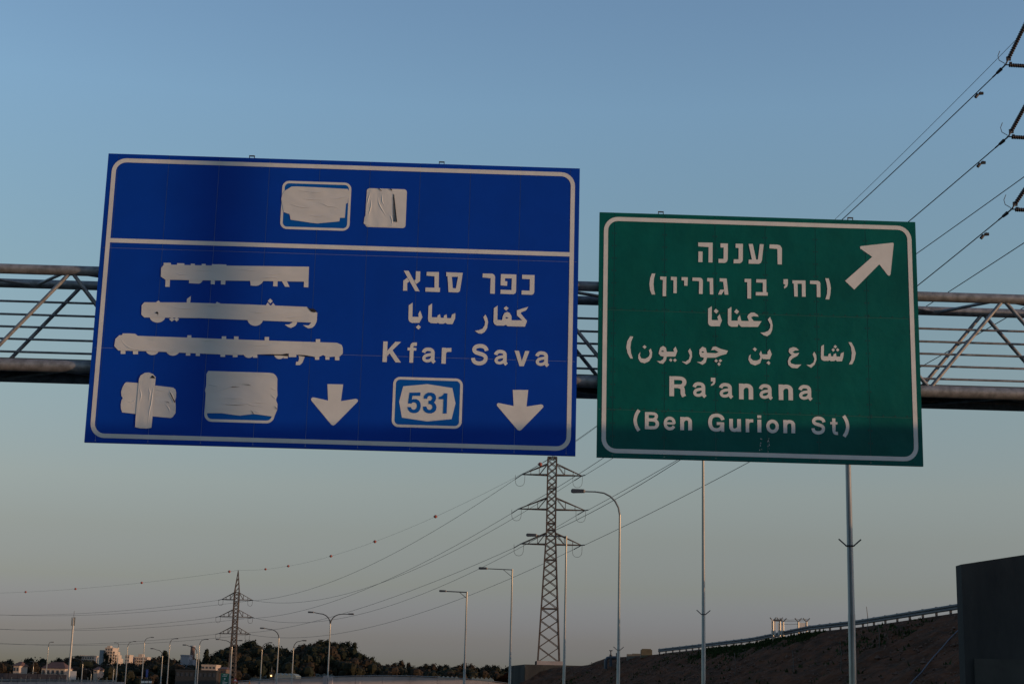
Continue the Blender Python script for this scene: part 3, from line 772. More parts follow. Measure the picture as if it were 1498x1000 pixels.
latin([('r', 90, 182, 188, 350), ('i', 232, 280, 143, 350), ('o', 340, 494, 195, 360), ('n', 548, 692, 200, 360), ('S', 890, 1062, 157, 377), ('t', 1120, 1212, 180, 380), (')', 1268, 1352, 138, 414)], 1080, 590, 8.322, .004, green)
part(film(C(1110, 290, 4.993, [[(738, 357), (745, 350), (975, 325), (984, 328), (985, 337), (962, 555), (955, 565), (945, 564), (939, 558), (880, 482), (697, 667), (630, 603), (828, 428), (742, 368)]]), .004), 'exit_arrow', WHITE, green, 'arrow pointing up right')

# ------------------------------------------------------------------ gantry truss
OF, OB = .20, 1.25
ZT = (on_gantry(100, 395.3, OF)[1] + on_gantry(1420, 436.2, OF)[1]) / 2
ZB = (on_gantry(100, 533.7, OF)[1] + on_gantry(1420, 576.5, OF)[1]) / 2
UL, UR = -16.5, 17.5
gan = thing('sign_gantry', 'galvanised tubular truss gantry carrying the two signs across the road', 'gantry', gp(0, (OF + OB) / 2, ZB))
def gtube(name, p0, p1, r, n=12, m=GALV):
    return part(MB().tube(p0, p1, r, n=n), name, m, gan)
gtube('chord', gp(UL, OF, ZT), gp(UR, OF, ZT), .092, 20)
gtube('chord', gp(UL, OB, ZT), gp(UR, OB, ZT), .086, 20)
gtube('chord', gp(UL, OF, ZB), gp(UR, OF, ZB), .112, 20)
gtube('chord', gp(UL, OB, ZB), gp(UR, OB, ZB), .112, 20)
uA = on_gantry(104, 402, OF)[0]; uZ = on_gantry(1468, 443, OF)[0]
SP = (uZ - uA) / 6
uAb = on_gantry(119, 424, OB)[0]; uZb = on_gantry(1438, 465, OB)[0]
SPb = (uZb - uAb) / 6
for k in range(-2, 8):
    uf = uA + SP * k; ub = uAb + SPb * k
    for s in (-1, 1):
        gtube('web_brace', gp(uf + s * .045, OF, ZT - .07), gp(uf + s * SP * .49, OF, ZB + .09), .036, 8)
        gtube('web_brace', gp(ub + s * .045, OB, ZT - .07), gp(ub + s * SPb * .49, OB, ZB + .09), .036, 8)
    gtube('top_lacing', gp(uf - .15, OF + .06, ZT - .03), gp(uf - SP * .30, OB - .06, ZT - .02), .030, 8)
    gtube('top_lacing', gp(uf - SP * .95, OF + .06, ZT - .03), gp(uf - SP * .36, OB - .06, ZT - .02), .030, 8)
    gtube('bottom_lacing', gp(uf, OF + .08, ZB - .06), gp(uf + SP * .47, OB - .08, ZB - .06), .032, 8)
    gtube('bottom_lacing', gp(uf + SP, OF + .08, ZB - .06), gp(uf + SP * .53, OB - .08, ZB - .06), .032, 8)
for y in (439.8, 458.8, 476.8, 494.7, 513.4):
    z = on_gantry(0, y, OB - .16)[1]
    z2 = on_gantry(1420, y + 42.8, OB - .16)[1]
    gtube('hand_rail', gp(UL, OB - .16, z), gp(UR, OB - .16, (z + z2) / 2), .0215, 8)
dk = MB(); dk.box(gp((UL + UR) / 2, (OF + OB) / 2 + .02, ZB + .125), UR - UL, OB - OF - .02, .03, GX, GY)
part(dk, 'walkway_deck', DARKM, gan)
for u in (UL, UR):
    p = MB()
    for o in (OF, OB):
        p.tube(gp(u, o, -.3), gp(u, o, ZT + .25), .16, n=14)
    for i in range(7):
        p.tube(gp(u, OF, .5 + i * 1.2), gp(u, OB, 1.1 + i * 1.2), .035, n=6)
    part(p, 'gantry_leg', GALV, gan)

# ------------------------------------------------------------------ street lamps
def lamp(label, xb, Y, ytop, arms, r=.09, rings=False, armstyle='goose', group='street lamps', base_z=None, name='street_lamp', hfix=None, xt=None):
    top = at(xt if xt is not None else xb, ytop, Y)
    H = hfix if hfix is not None else top.z
    X = top.x
    b = Vector((X, Y, 0 if base_z is None else base_z))
    root = thing(name, label, 'street lamp', b, group)
    ze = H
    p = MB()
    goose = armstyle == 'goose'
    if Y > 180:
        r *= .72
    Hs = H - (1.15 if goose else 0)
    hs = [b.z - .3, b.z + (Hs - b.z) * .33, b.z + (Hs - b.z) * .331, Hs]
    rs = [r * 1.25, r * 1.08, r * 1.0, r * .62]
    p.path([Vector((X, Y, z)) for z in hs], rs, 14 if Y < 120 else 8)
    part(p, 'pole', GALVP, root)
    n = 8 if Y < 150 else 5
    ra = .034 if Y < 150 else .05
    for (dx, dy, dz) in arms:
        L = math.hypot(dx, dy)
        ux, uy = dx / L, dy / L
        if goose:
            pts = [Vector((X, Y, Hs - .02)), Vector((X + ux * .04 * L, Y + uy * .04 * L, Hs + .35)), Vector((X + ux * .14 * L, Y + uy * .14 * L, Hs + .68)),
                   Vector((X + ux * .28 * L, Y + uy * .28 * L, Hs + .92)), Vector((X + ux * .46 * L, Y + uy * .46 * L, Hs + 1.08)),
                   Vector((X + ux * .7 * L, Y + uy * .7 * L, Hs + 1.14)), Vector((X + ux * L, Y + uy * L, Hs + 1.15 + dz))]
            am = MB().path(pts, [ra * 1.5, ra * 1.45, ra * 1.35, ra * 1.25, ra * 1.15, ra, ra], n)
        else:
            pts = [Vector((X, Y, H - .05)), Vector((X + dx, Y + dy, H - .02 + dz))]
            am = MB().path(pts, ra * 1.1, n)
            am.tube((X, Y, H - .62), (X + dx * .36, Y + dy * .36, H - .06 + dz * .3), ra * .6, n=5)
        a_ = part(am, 'arm', GALVP if goose and Y < 100 else DARKM, root)
        e = pts[-1]; u = Vector((ux, uy, 0)); v = Vector((-uy, ux, 0))
        hd = MB()
        c = e + u * .34
        prof = [(-.36, .05, .04), (-.28, .13, .10), (.30, .15, .12), (.37, .12, .07)]
        vs = []
        for (t, hw, hh) in prof:
            q = c + u * t
            vs += [q - v * hw + Vector((0, 0, -hh * .6)), q + v * hw + Vector((0, 0, -hh * .6)), q + v * hw * .8 + Vector((0, 0, hh)), q - v * hw * .8 + Vector((0, 0, hh))]
        fs = [(0, 1, 2, 3), (15, 14, 13, 12)]
        for i in range(3):
            k = i * 4
            fs += [(k + j, k + (j + 1) % 4, k + 4 + (j + 1) % 4, k + 4 + j)[::-1] for j in range(4)]
        hd.add(vs, fs)
        part(hd, 'lamp_head', LAMPM, root)
    if rings:
        zr = rings
        q = MB(); rr = r * 1.08
        q.path([Vector((X + (rr + .012) * math.cos(i * .5236), Y + (rr + .012) * math.sin(i * .5236), zr)) for i in range(13)], .014, 5)
        for s in (-1, 1):
            q.tube((X + s * (rr), Y, zr), (X + s * (rr + .17), Y, zr + .15), .016, n=6)
        part(q, 'spike_collar', DARKM, root)
    return root

def zat(x, y, Y):
    return at(x, y, Y).z
GR = 'tall lamp posts along the right verge'
lamp('nearest and thickest grey lamp post under the right end of the green sign', 1247, 36, 850, [(-2.4, .2, 0)], .076, zat(1244, 798, 36), group=GR, hfix=12.2, xt=1244.6)
lamp('grey lamp post rising behind the left half of the green sign', 1029, 58, 850, [(-2.4, .2, 0)], .070, zat(1029, 898, 58), group=GR, hfix=12.2, xt=1029)
lamp('gooseneck lamp post just right of the big pylon', 907, 80, 719, [(-1.75, .2, 0)], .078, zat(907, 950, 80), group=GR)
lamp('lamp post standing right in front of the big pylon', 828.5, 104, 783.5, [(-1.9, .2, 0.03)], .085, False, 'straight', group=GR)
lamp('straight-arm lamp post left of the big pylon, taller of the two', 749.5, 129, 832, [(-2.0, .2, 0.03)], .10, False, 'straight', group=GR)
lamp('straight-arm lamp post left of the big pylon, shorter of the two', 683, 157, 865, [(-2.0, .2, 0.03)], .12, False, 'straight', group=GR)
GF = 'distant street lamps of the junction on the left'
lamp('twin-arm lamp post in front of the right side of the wooded hill', 484, 190, 897, [(-2.0, .1, .1), (2.0, .1, 0)], .13, group=GF)
lamp('left-arm lamp post in front of the left part of the wooded hill', 408.8, 224, 920, [(-2.0, .1, .1)], .14, group=GF)
lamp('lamp post with arm to the right in front of the middle of the wooded hill', 430, 260, 937, [(1.3, .1, .1)], .15, group=GF)
lamp('short lamp post right of the small pylon with arm to the right', 384, 300, 940, [(1.1, .1, .1)], .16, group=GF)
lamp('thick twin-arm lamp post touching the left side of the small pylon', 340, 290, 936, [(-2.3, .1, .1), (1.1, .1, 0)], .24, group=GF)
lamp('lamp post with arm to the left right beside the round tower', 289, 280, 945, [(-1.9, .1, .2)], .15, group=GF)
lamp('lamp post with arm to the right, twin of the one beside the round tower', 292.6, 330, 935, [(1.0, .1, .1)], .16, group=GF)
lamp('lamp post with arm to the right just left of the round tower', 249, 350, 934, [(1.0, .1, .1)], .18, group=GF)
lamp('low lamp post with long arm to the left, left of the round tower', 238.5, 320, 950, [(-1.8, .1, .2)], .17, group=GF)
lamp('lamp post with arm to the right over the wide white apartment block', 212, 370, 932, [(1.3, .1, .1)], .18, group=GF)
lamp('lamp post with arm to the right between the two white blocks', 187.5, 390, 938, [(1.2, .1, .1)], .19, group=GF)
lamp('lamp post along the right edge of the stepped white tower', 174, 400, 940, [(-.5, .1, .05)], .20, group=GF)
lamp('low lamp post with arm to the left under the stepped white tower', 167, 420, 972, [(-1.2, .1, .1)], .19, group=GF)
lamp('lowest lamp post left of the stepped white tower with arm to the left', 134, 430, 979, [(-1.3, .1, .1)], .19, group=GF)
lamp('gooseneck lamp post right of the tall white mast', 121.8, 380, 963, [(-2.2, .1, .1)], .2, group=GF)
lamp('slim lamp post left of the tall white mast, over the red roof', 71.5, 380, 938.5, [(.4, .1, 0)], .16, group=GF)
lamp('short lamp post in front of the dark bushes at far left', 49.5, 380, 967, [(-.3, .1, 0)], .18, group=GF)
lamp('lowest gooseneck lamp at the far left end of the barrier', 38.5, 300, 983, [(1.2, .1, 0)], .12, group=GF)
lamp('low gooseneck lamp between the red-roofed house and the mast', 92, 300, 985, [(-1.5, .1, 0)], .12, group=GF)
# ramp lamp behind the camera: its soft shadow falls on the left part of the blue sign
us_ = on_gantry(312, 400)[0]
tgt = gp(us_, 0, 9)
KD = 42
sp = Vector((tgt.x + math.sin(R(SUN_AZ)) * KD, tgt.y - math.cos(R(SUN_AZ)) * KD, 0))
rl = thing('ramp_lamp', 'tall ramp lamp post whose soft shadow crosses the left of the blue sign', 'street lamp', (sp.x, sp.y, crest(sp.y)[1]))
part(MB().path([Vector((sp.x, sp.y, z)) for z in (crest(sp.y)[1] - .3, 12, 18.5)], [.20, .19, .17], 12), 'pole', GALVP, rl)
part(MB().path([Vector((sp.x, sp.y, 18.4)), Vector((sp.x + .4, sp.y, 19)), Vector((sp.x + 1.8, sp.y, 19.3))], [.06, .05, .04], 8), 'arm', GALVP, rl)
part(MB().box((sp.x + 2.1, sp.y, 19.3), .7, .28, .14), 'lamp_head', LAMPM, rl)

# tall white mast, far left
b = at(99.6, 1000, 250); t_ = at(107.8, 903.5, 250)
mx_ = t_.x
mast = thing('telecom_mast', 'tall slim white mast with small antennas at far left', 'mast', (mx_, 250, 0))
part(MB().path([Vector((mx_, 250, -.3)), Vector((mx_, 250, t_.z))], [.19, .13], 12), 'pole', mat('white_mast_paint', (.36, .34, .3), .5, .1, noise=.2, nscale=2), mast)
for i, (dx, dy) in enumerate(((-.24, -.05), (.22, -.06), (0, .22))):
    part(MB().box((mx_ + dx, 250 + dy, t_.z - .5), .11, .1, 1.3), 'antenna', GALVP, mast)
part(MB().tube((mx_, 250, t_.z), (mx_, 250, t_.z + 1.1), .03, n=5), 'lightning_rod', DARKM, mast)

# ------------------------------------------------------------------ pylons
def pylon(label, X, Y, zb, ztop, arms, wbase, wtop, zwaist, peak=None, lw=.11, bw=.055, yaw=0.0):
    """arms: list of (z of lower chord, z of apex, half span left, half span right)"""
    root = thing('pylon', label, 'pylon', (X, Y, zb), 'lattice pylons of the power line')
    ca, sa = math.cos(yaw), math.sin(yaw)
    def P(x, y, z):
        return Vector((X + x * ca - y * sa, Y + x * sa + y * ca, z))
    def hw(z):
        if z >= zwaist: return wtop / 2
        return (wtop + (wbase - wtop) * (zwaist - z) / (zwaist - zb)) / 2
    lv = [zb]
    while lv[-1] < ztop - .3:
        step = max(1.15, hw(lv[-1]) * 1.35)
        lv.append(min(ztop, lv[-1] + step))
    for sx_ in (-1, 1):
        for sy_ in (-1, 1):
            part(MB().path([P(sx_ * hw(z), sy_ * hw(z), z) for z in (zb, zwaist, ztop)], lw, 4), 'leg', LATT, root)
    br = MB()
    for a, b in zip(lv, lv[1:]):
        ha, hb = hw(a), hw(b)
        for s in (-1, 1):
            br.tube(P(-ha, s * ha, a), P(hb, s * hb, b), bw, n=4, caps=False); br.tube(P(ha, s * ha, a), P(-hb, s * hb, b), bw, n=4, caps=False)
            br.tube(P(s * ha, -ha, a), P(s * hb, hb, b), bw, n=4, caps=False); br.tube(P(s * ha, ha, a), P(s * hb, -hb, b), bw, n=4, caps=False)
    for z in [zwaist, ztop] + [lv[i] for i in range(4, len(lv) - 1, 5)]:
        h = hw(z)
        for s in (-1, 1):
            br.tube(P(-h, s * h, z), P(h, s * h, z), bw * 1.3, n=4); br.tube(P(s * h, -h, z), P(s * h, h, z), bw * 1.3, n=4)
    o = part(br, 'lattice_bracing', LATT, root); o['kind'] = 'stuff'
    tips = []
    for (zl, za, sl, sr) in arms:
        h = hw(zl)
        am = MB()
        for sg, L in ((-1, sl), (1, sr)):
            tip = P(sg * L, 0, zl)
            for s in (-1, 1):
                am.tube(P(sg * h, s * h, zl), tip, bw * 1.5, n=4)
                am.tube(P(sg * h, s * h, za), tip, bw * 1.2, n=4)
                for q in (.33, .66):
                    x = sg * (h + (L - h) * q); yy = s * h * (1 - q)
                    am.tube(P(x, yy, zl), P(x, yy, zl + (za - zl) * (1 - q)), bw * .7, n=4)
                am.tube(P(sg * h, s * h, za), P(sg * (h + (L - h) * .33), s * h * .67, zl), bw * .7, n=4)
            tips.append(tip)
        part(am, 'cross_arm', LATT, root)
    pk = P(0, 0, ztop)
    if peak:
        m = MB(); h = hw(ztop)
        for sx_ in (-1, 1):
            for sy_ in (-1, 1):
                m.tube(P(sx_ * h, sy_ * h, ztop), P(0, 0, peak), lw * .8, n=4)
        for i in range(4):
            q0, q1 = i / 4.5, (i + 1) / 4.5
            for s in (-1, 1):
                m.tube(P(-h * (1 - q0), s * h * (1 - q0), ztop + (peak - ztop) * q0), P(h * (1 - q1), s * h * (1 - q1), ztop + (peak - ztop) * q1), bw, n=4)
        part(m, 'peak', LATT, root)
        pk = P(0, 0, peak)
    for sx_ in (-1, 1):
        for sy_ in (-1, 1):
            part(MB().box(P(sx_ * wbase / 2, sy_ * wbase / 2, zb - .15), .8, .8, .5), 'footing', CONC, root)
    return root, tips, pk

Z = lambda x, y, Y: at(x, y, Y).z
Y1, Y2, Y3 = 260, 520, 113
c1 = at(806.5, 745, Y1)
p1, tips1, pk1 = pylon('big lattice pylon above the concrete wall, under the gap between the signs', c1.x, Y1, Z(803, 968, Y1), Z(808, 669, Y1),
    [(Z(808, 694.6, Y1), Z(808, 678.5, Y1), 4.9, 4.9), (Z(808, 745, Y1), Z(808, 728, Y1), 5.35, 5.5), (Z(808, 796, Y1), Z(808, 779.7, Y1), 4.85, 5.0)], 3.45, 1.42, Z(808, 775, Y1), lw=.15, bw=.08)
c2 = at(344.5, 900, Y2)
p2, tips2, pk2 = pylon('smaller distant lattice pylon with pointed peak in front of the wooded hill', c2.x, Y2, -.3, Z(347, 866, Y2),
    [(Z(347, 876.6, Y2), Z(347, 866.2, Y2), 4.7, 5.1), (Z(346, 901.7, Y2), Z(346, 891, Y2), 5.2, 5.5), (Z(344, 926.4, Y2), Z(344, 916, Y2), 4.9, 4.9)], 2.6, 1.5, Z(345, 925, Y2), peak=Z(348, 833.5, Y2), lw=.18, bw=.10)
c3 = at(1596, 200, Y3)
zt3 = [Z(1512, 30, Y3 + .4), Z(1512, 143, Y3 + .4), Z(1516, 250, Y3 + .4)]
tipx = at(1510, 140, Y3).x
hs3 = c3.x - tipx
p3, tips3, pk3 = pylon('nearest pylon at the right edge of the view, only its insulator strings showing', c3.x, Y3, 5.6, zt3[0] + 1.7,
    [(zt3[0], zt3[0] + 1.4, hs3, hs3), (zt3[1], zt3[1] + 1.4, hs3 + .1, hs3 + .1), (zt3[2], zt3[2] + 1.4, hs3 - .15, hs3 - .15)], 5.6, 1.5, zt3[2] - 2)
# far-left pylon outside the frame, carries the spans on
c4 = Vector((-262, 700, 0))
p4t = []
for k, (yl) in enumerate((903, 922, 941)):
    for s in (-1, 1):
        p4t.append(Vector((c4.x + s * 5, 700, Z(-60, yl - 14, 700))))
pk4 = Vector((c4.x, 700, Z(-60, 868, 700)))

def catenary(A, B, sag, n=40):
    return [A.lerp(B, i / n) - Vector((0, 0, 4 * sag * (i / n) * (1 - i / n))) for i in range(n + 1)]
def topx(p):
    d = p - CAM
    k = d.dot(fwd)
    return 749 + FPX * d.dot(RT) / k, 500 - FPX * d.dot(UP) / k
def fit_sag(A, B, px, py, lo=0, hi=14):
    best = (1e9, 0)
    for i in range(141):
        s = lo + (hi - lo) * i / 140
        pts = [topx(p) for p in catenary(A, B, s)]
        for (x0, y0), (x1, y1) in zip(pts, pts[1:]):
            if min(x0, x1) <= px <= max(x0, x1) and x0 != x1:
                y = y0 + (y1 - y0) * (px - x0) / (x1 - x0)
                if abs(y - py) < best[0]:
                    best = (abs(y - py), s)
    return best[1]
LV = ['top', 'middle', 'bottom']; SD = ['left', 'right']
# conductor ends at the near pylon (photograph: left circuit 1487,95 / 1487,200 / 1492,305)
ends3 = {}
for k, (x, y) in enumerate(((1471, 95), (1475, 200), (1480, 306))):
    ends3[(k, 0)] = at(x, y, Y3 - .3)
    ends3[(k, 1)] = ends3[(k, 0)] + Vector((2 * (c3.x - ends3[(k, 0)].x) + .1, 0, 0))
thr = {(0, 0): (1233, 320), (1, 0): (1330, 323), (2, 0): (1345, 415), (0, 1): (1345, 367), (1, 1): (1385, 428), (2, 1): (1355, 532)}
thr2 = {(0, 0): (600, 796), (1, 0): (600, 832), (2, 0): (600, 864), (0, 1): (600, 835), (1, 1): (600, 875), (2, 1): (603, 900)}
for k in range(3):
    for s in range(2):
        T = tips1[k * 2 + s]
        A = ends3[(k, s)]
        sg = fit_sag(A, T + Vector((0, -1.4, -.3)), *thr[(k, s)])
        E1 = T + (A - T).normalized() * 1.9 + Vector((0, 0, -.25))
        o = MB().path(catenary(A, E1, sg, 60), [.042 - .006 * i / 60 for i in range(61)], 5).build('power_line', WIRE, None, A)
        o.location = A
        o['label'] = '%s %s conductor from the right edge behind the green sign to the big pylon' % (LV[k], SD[s]); o['category'] = 'power line'; o['group'] = 'spans from the right edge to the big pylon'
        # second span
        T2 = tips2[k * 2 + s]
        E1b = T + (T2 - T).normalized() * 2.7 + Vector((-.2, 0, -.4))
        E2 = T2 + (T - T2).normalized() * 1.9 + Vector((0, 0, -.25))
        sg2 = fit_sag(E1b, E2, *thr2[(k, s)])
        o = MB().path(catenary(E1b, E2, sg2, 60), [.032 + .008 * i / 60 for i in range(61)], 5).build('power_line', WIRE, None, E1b)
        o.location = E1b
        o['label'] = '%s %s conductor sagging from the big pylon to the small pylon' % (LV[k], SD[s]); o['category'] = 'power line'; o['group'] = 'spans between the two pylons'
        # third span
        T4 = p4t[k * 2 + s]
        E2b = T2 + (T4 - T2).normalized() * 1.9 + Vector((0, 0, -.25))
        o = MB().path(catenary(E2b, T4, 4.2, 40), .040, 5).build('power_line', WIRE, None, E2b)
        o.location = E2b
        o['label'] = '%s %s conductor running left from the small pylon' % (LV[k], SD[s]); o['category'] = 'power line'; o['group'] = 'spans left of the small pylon'
        # insulators and jumper loops at pylons 1 and 2
        for (TT, a, b_, rt, Rr, th) in ((T, E1, E1b, p1, .10, .03), (T2, E2, E2b, p2, .12, .05)):
            m = MB()
            for e in (a, b_):
                pts = [TT.lerp(e, i / 12) for i in range(13)]
                m.path(pts, [Rr * (1 if i % 2 else .45) for i in range(13)], 6)
            part(m, 'insulator_string', INSUL, rt)
            j = MB(); n = 12; pts = []
            for i in range(n + 1):
                q = i / n
                w_ = (.5 - .5 * math.cos(q * math.pi))
                p = a.lerp(b_, w_); p.z -= 1.75 * math.sin(q * math.pi) ** .8
                p = TT + Vector(((-1.1 if s == 0 else -1.45) + 1.55 * (q + .16 * math.sin(2 * math.pi * q) * -1), .2 - .4 * q, -.1 - 1.85 * math.sin(q * math.pi) ** .6))
                pts.append(p)
            m = j.path(pts, th, 5)
            part(m, 'jumper_loop', WIRE, rt)
# insulator strings of the near pylon
def disks(m, A, B, r, n):
    d = B - A; L = d.length
    pts, rs = [], []
    for i in range(n):
        for (q, rr) in ((0, .3), (.3, 1), (.62, .95), (.75, .3)):
            pts.append(A + d * ((i + q) / n)); rs.append(r * rr)
    pts.append(B); rs.append(r * .3)
    m.path(pts, rs, 12)
for k in range(3):
    for s in range(2):
        e = ends3[(k, s)]; sg = 1 if s == 0 else -1
        T = tips3[k * 2 + s]
        body = Vector((c3.x - sg * .75, Y3, e.z + .05))
        m = MB(); disks(m, e + (T - e) * .14, T - (T - e) * .04, .165, 17)
        part(m, 'insulator_string', INSUL, p3)
        m = MB(); q = e + Vector((sg * 2.6, .2, .0)); disks(m, e + Vector((sg * .25, 0, -.02)), q, .165, 17)
        part(m, 'insulator_string', INSUL, p3)
        m = MB(); m.tube(q, body, .05, n=6); m.tube(e, e + (T - e) * .15, .06, n=6); m.tube(e - Vector((sg * .1, 0, 0)), e + Vector((sg * .3, 0, 0)), .05, n=6)
        hn = e + Vector((-sg * .05, 0, .1))
        m.path([hn, hn + Vector((-sg * .42, 0, .25)), hn + Vector((-sg * .50, 0, .6)), hn + Vector((-sg * .34, 0, 1.0))], .028, 5)
        m.box(e + (T - e) * .13, .34, .1, .3); m.box(e + (T - e) * .1 + Vector((sg * .2, 0, -.3)), .2, .1, .3)
        part(m, 'strain_clamp', HARDW, p3)
        if s == 0:
            A = e; dirn = (tips1[k * 2] - A).normalized()
            cat = catenary(A, tips1[k * 2], fit_sag(A, tips1[k * 2], *thr[(k, 0)]), 60)
            dd = (cat[1] - cat[0]).normalized()
            m = MB(); m.tube(A + dd * .1, A + dd * 1.9, .06, n=6); m.tube(A + dd * .65, A + dd * 1.25, .14, .11, n=8)
            part(m, 'dead_end_clamp', HARDW, p3)
            m = MB(); q = A + (cat[2] - cat[0]).normalized() * 4.2
            q0 = q + Vector((0, 0, -.1))
            m.tube(q0 + Vector((-.2, 0, -.38)), q0 + Vector((.0, 0, -.12)), .13, .13, n=8); m.tube(q0 + Vector((.1, 0, -.05)), q0 + Vector((.42, 0, -.02)), .12, .12, n=8)
            m.tube(q0 + Vector((-.1, 0, -.25)), q0 + Vector((.25, 0, .12)), .035, n=5)
            part(m, 'vibration_damper', HARDW, p3)
# ground wires with marker balls
gA = at(1498, 45, Y3 + .0)
gA = gA + (gA - at(1222, 320, 160)).normalized() * 6
sgw = fit_sag(gA, pk1, 1222, 320)
o = MB().path(catenary(gA, pk1, sgw, 60), .020, 5).build('earth_wire', WIRE, None, gA); o.location = gA
o['label'] = 'thinnest wire running above the conductors from the top right corner to the big pylon'; o['category'] = 'earth wire'
sgw2 = fit_sag(pk1, pk2, 549, 791.5)
cat2 = catenary(pk1, pk2, sgw2, 200)
o = MB().path(cat2, .020, 5).build('earth_wire', WIRE, None, pk1); o.location = pk1
o['label'] = 'topmost thin wire with red balls between the two pylons'; o['category'] = 'earth wire'
cat3 = catenary(pk2, pk4, 3.0, 200)
o = MB().path(cat3, .026, 5).build('earth_wire', WIRE, None, pk2); o.location = pk2
o['label'] = 'topmost thin wire with red balls running left from the small pylon'; o['category'] = 'earth wire'
for cat, xs in ((cat2, [(789, 'beside the top of the big pylon'), (636, 'second from the big pylon'), (549, 'third from the big pylon'), (484, 'in the middle of the span'), (421, 'third right of the small pylon'), (388, 'second right of the small pylon')]),
                (cat3, [(337, 'just left of the small pylon tip'), (206, 'left of the small pylon, above the white block'), (110, 'above the tall mast'), (38, 'nearest the left edge')])):
    for x, lab in xs:
        p = min(cat, key=lambda q: abs(topx(q)[0] - x))
        r = .34 if cat is cat2 else .42
        b = thing('marker_ball', 'red ball on the top wire, ' + lab, 'marker ball', p, 'marker balls on the top wire')
        part(MB().sphere(p, r, 12, 8), 'shell', BALLM, b)
        part(MB().tube(p - Vector((r * 1.25, 0, 0)), p + Vector((r * 1.25, 0, 0)), .06, n=6), 'clamp', DARKM, b)

# ------------------------------------------------------------------ right side: wall, guardrail, fence, valve
YW = 45.0
a = at(1406, 825, YW); zt0, zt1 = a.z, at(1498, 811, YW).z
xw0, xw1 = a.x, 29.3
n = 8
cw = thing('wing_wall', 'dark raw concrete retaining wall block at the right edge', 'wall', (xw0, YW, 0))
pw = MB()
slope = (zt1 - zt0) / (at(1498, 811, YW).x - xw0)
pw.prism([(xw0, YW, -.3), (xw1, YW, -.3), (xw1, YW, zt0 + slope * (xw1 - xw0)), (xw0, YW, zt0)], Vector((0, .55, 0)))
part(pw, 'wall_face', CONC, cw)
pl = MB(); zl = at(1440, 955, YW).z
pl.box(((xw0 + .25 + xw1) / 2, YW - .06, zl / 2 - .15), xw1 - xw0 - .25, .1, zl)
part(pl, 'plinth', mat('smoother_concrete', (.082, .078, .066), .9, spec=.1, noise=.25, nscale=1.2), cw)
# guardrail on the crest
gr = thing('guardrail', 'galvanised guardrail along the crest of the brown embankment', 'guardrail', (crest(60)[0], 60, crest(60)[1]))
pts = []
Yg = 46.0
while Yg < 127:
    x, h = crest(Yg)
    pts.append(Vector((x + .25, Yg, h))); Yg += 1.7
for side, prof in (('guardrail_beam', [(.0, .17), (-.04, .21), (-.04, .26), (0, .30), (-.04, .34), (-.04, .39), (0, .43)]),):
    m = MB(); vs = []; k = len(prof)
    for p in pts:
        vs += [p + Vector((dx, 0, dz)) for dx, dz in prof]
    m.add(vs, [(i * k + j, i * k + j + 1, (i + 1) * k + j + 1, (i + 1) * k + j) for i in range(len(pts) - 1) for j in range(k - 1)])
    part(m, side, mat('guardrail_zinc', (.10, .105, .11), .6, .2, noise=.3, nscale=2), gr)
for p in pts:
    part(MB().box(p + Vector((.07, 0, .06)), .10, .08, .80), 'post', DARKM, gr)
# pale kerb strip visible under the rail, the ramp road and its far barrier
m = MB(); vs = []
for p in pts:
    vs += [p + Vector((.35, 0, -.05)), p + Vector((.35, 0, .10)), p + Vector((.65, 0, .10)), p + Vector((.65, 0, -.05))]
m.add(vs, [(i * 4 + j, i * 4 + j + 1, i * 4 + j + 5, i * 4 + j + 4) for i in range(len(pts) - 1) for j in range(3)])
struct(m, 'ramp_kerb', CONCL)
m = MB(); vs = []
for Y in range(-130, 157, 6):
    x, h = crest(Y); vs += [(x + .7, Y, h + .03), (x + 11, Y, h + .03)]
nn = len(vs) // 2
m.add(vs, [(2 * i, 2 * i + 1, 2 * i + 3, 2 * i + 2) for i in range(nn - 1)])
struct(m, 'ramp_road', ASPH)
# security fence pieces
def fence_post(p, h, spread, root):
    m = MB(); m.tube(p, p + Vector((0, 0, h)), .05, n=6)
    m.tube(p + Vector((0, 0, h)), p + Vector((-spread, 0, h + .22)), .035, n=5); m.tube(p + Vector((0, 0, h)), p + Vector((spread, 0, h + .22)), .035, n=5)
    part(m, 'post', GALVP, root)
Yf = 96
def fz(x):
    return crest(Yf)[1]
f1 = thing('security_gate', 'pale gate frame with spiked posts standing behind the guardrail', 'gate', at(1136, 922, Yf))
for x in (1131, 1141):
    q = at(x, 925, Yf); fence_post(q - Vector((0, 0, .5)), at(x, 908, Yf).z - q.z + .5, .18, f1)
m = MB(); a, b = at(1128.5, 928, Yf), at(1134.5, 905.5, Yf)
m.box((a + b) / 2, abs(b.x - a.x), .06, abs(b.z - a.z)); part(m, 'panel', GATEM, f1)
m = MB(); a, b = at(1138, 928, Yf), at(1143.5, 911, Yf)
m.box((a + b) / 2, abs(b.x - a.x), .06, abs(b.z - a.z)); part(m, 'panel', GATEM, f1)
m = MB(); m.box((at(1134, 907, Yf) + at(1141, 906.5, Yf)) / 2, at(1142, 907, Yf).x - at(1130, 907, Yf).x, .07, .12); part(m, 'lintel', DARKM, f1)
f2 = thing('barbed_fence', 'short barbed wire fence with Y-topped posts right of the spiked gate', 'fence', at(1172, 920, Yf))
for x in (1146, 1168, 1180):
    q = at(x, 922, Yf); fence_post(q - Vector((0, 0, .5)), at(x, 909, Yf).z - q.z + .5, .2, f2)
for y in (905.5, 907.5, 912):
    m = MB(); m.path([at(1142, y, Yf), at(1156, y + .8, Yf), at(1168, y, Yf), at(1182, y - .6, Yf)], .014, 4); part(m, 'barbed_wire', DARKM, f2)
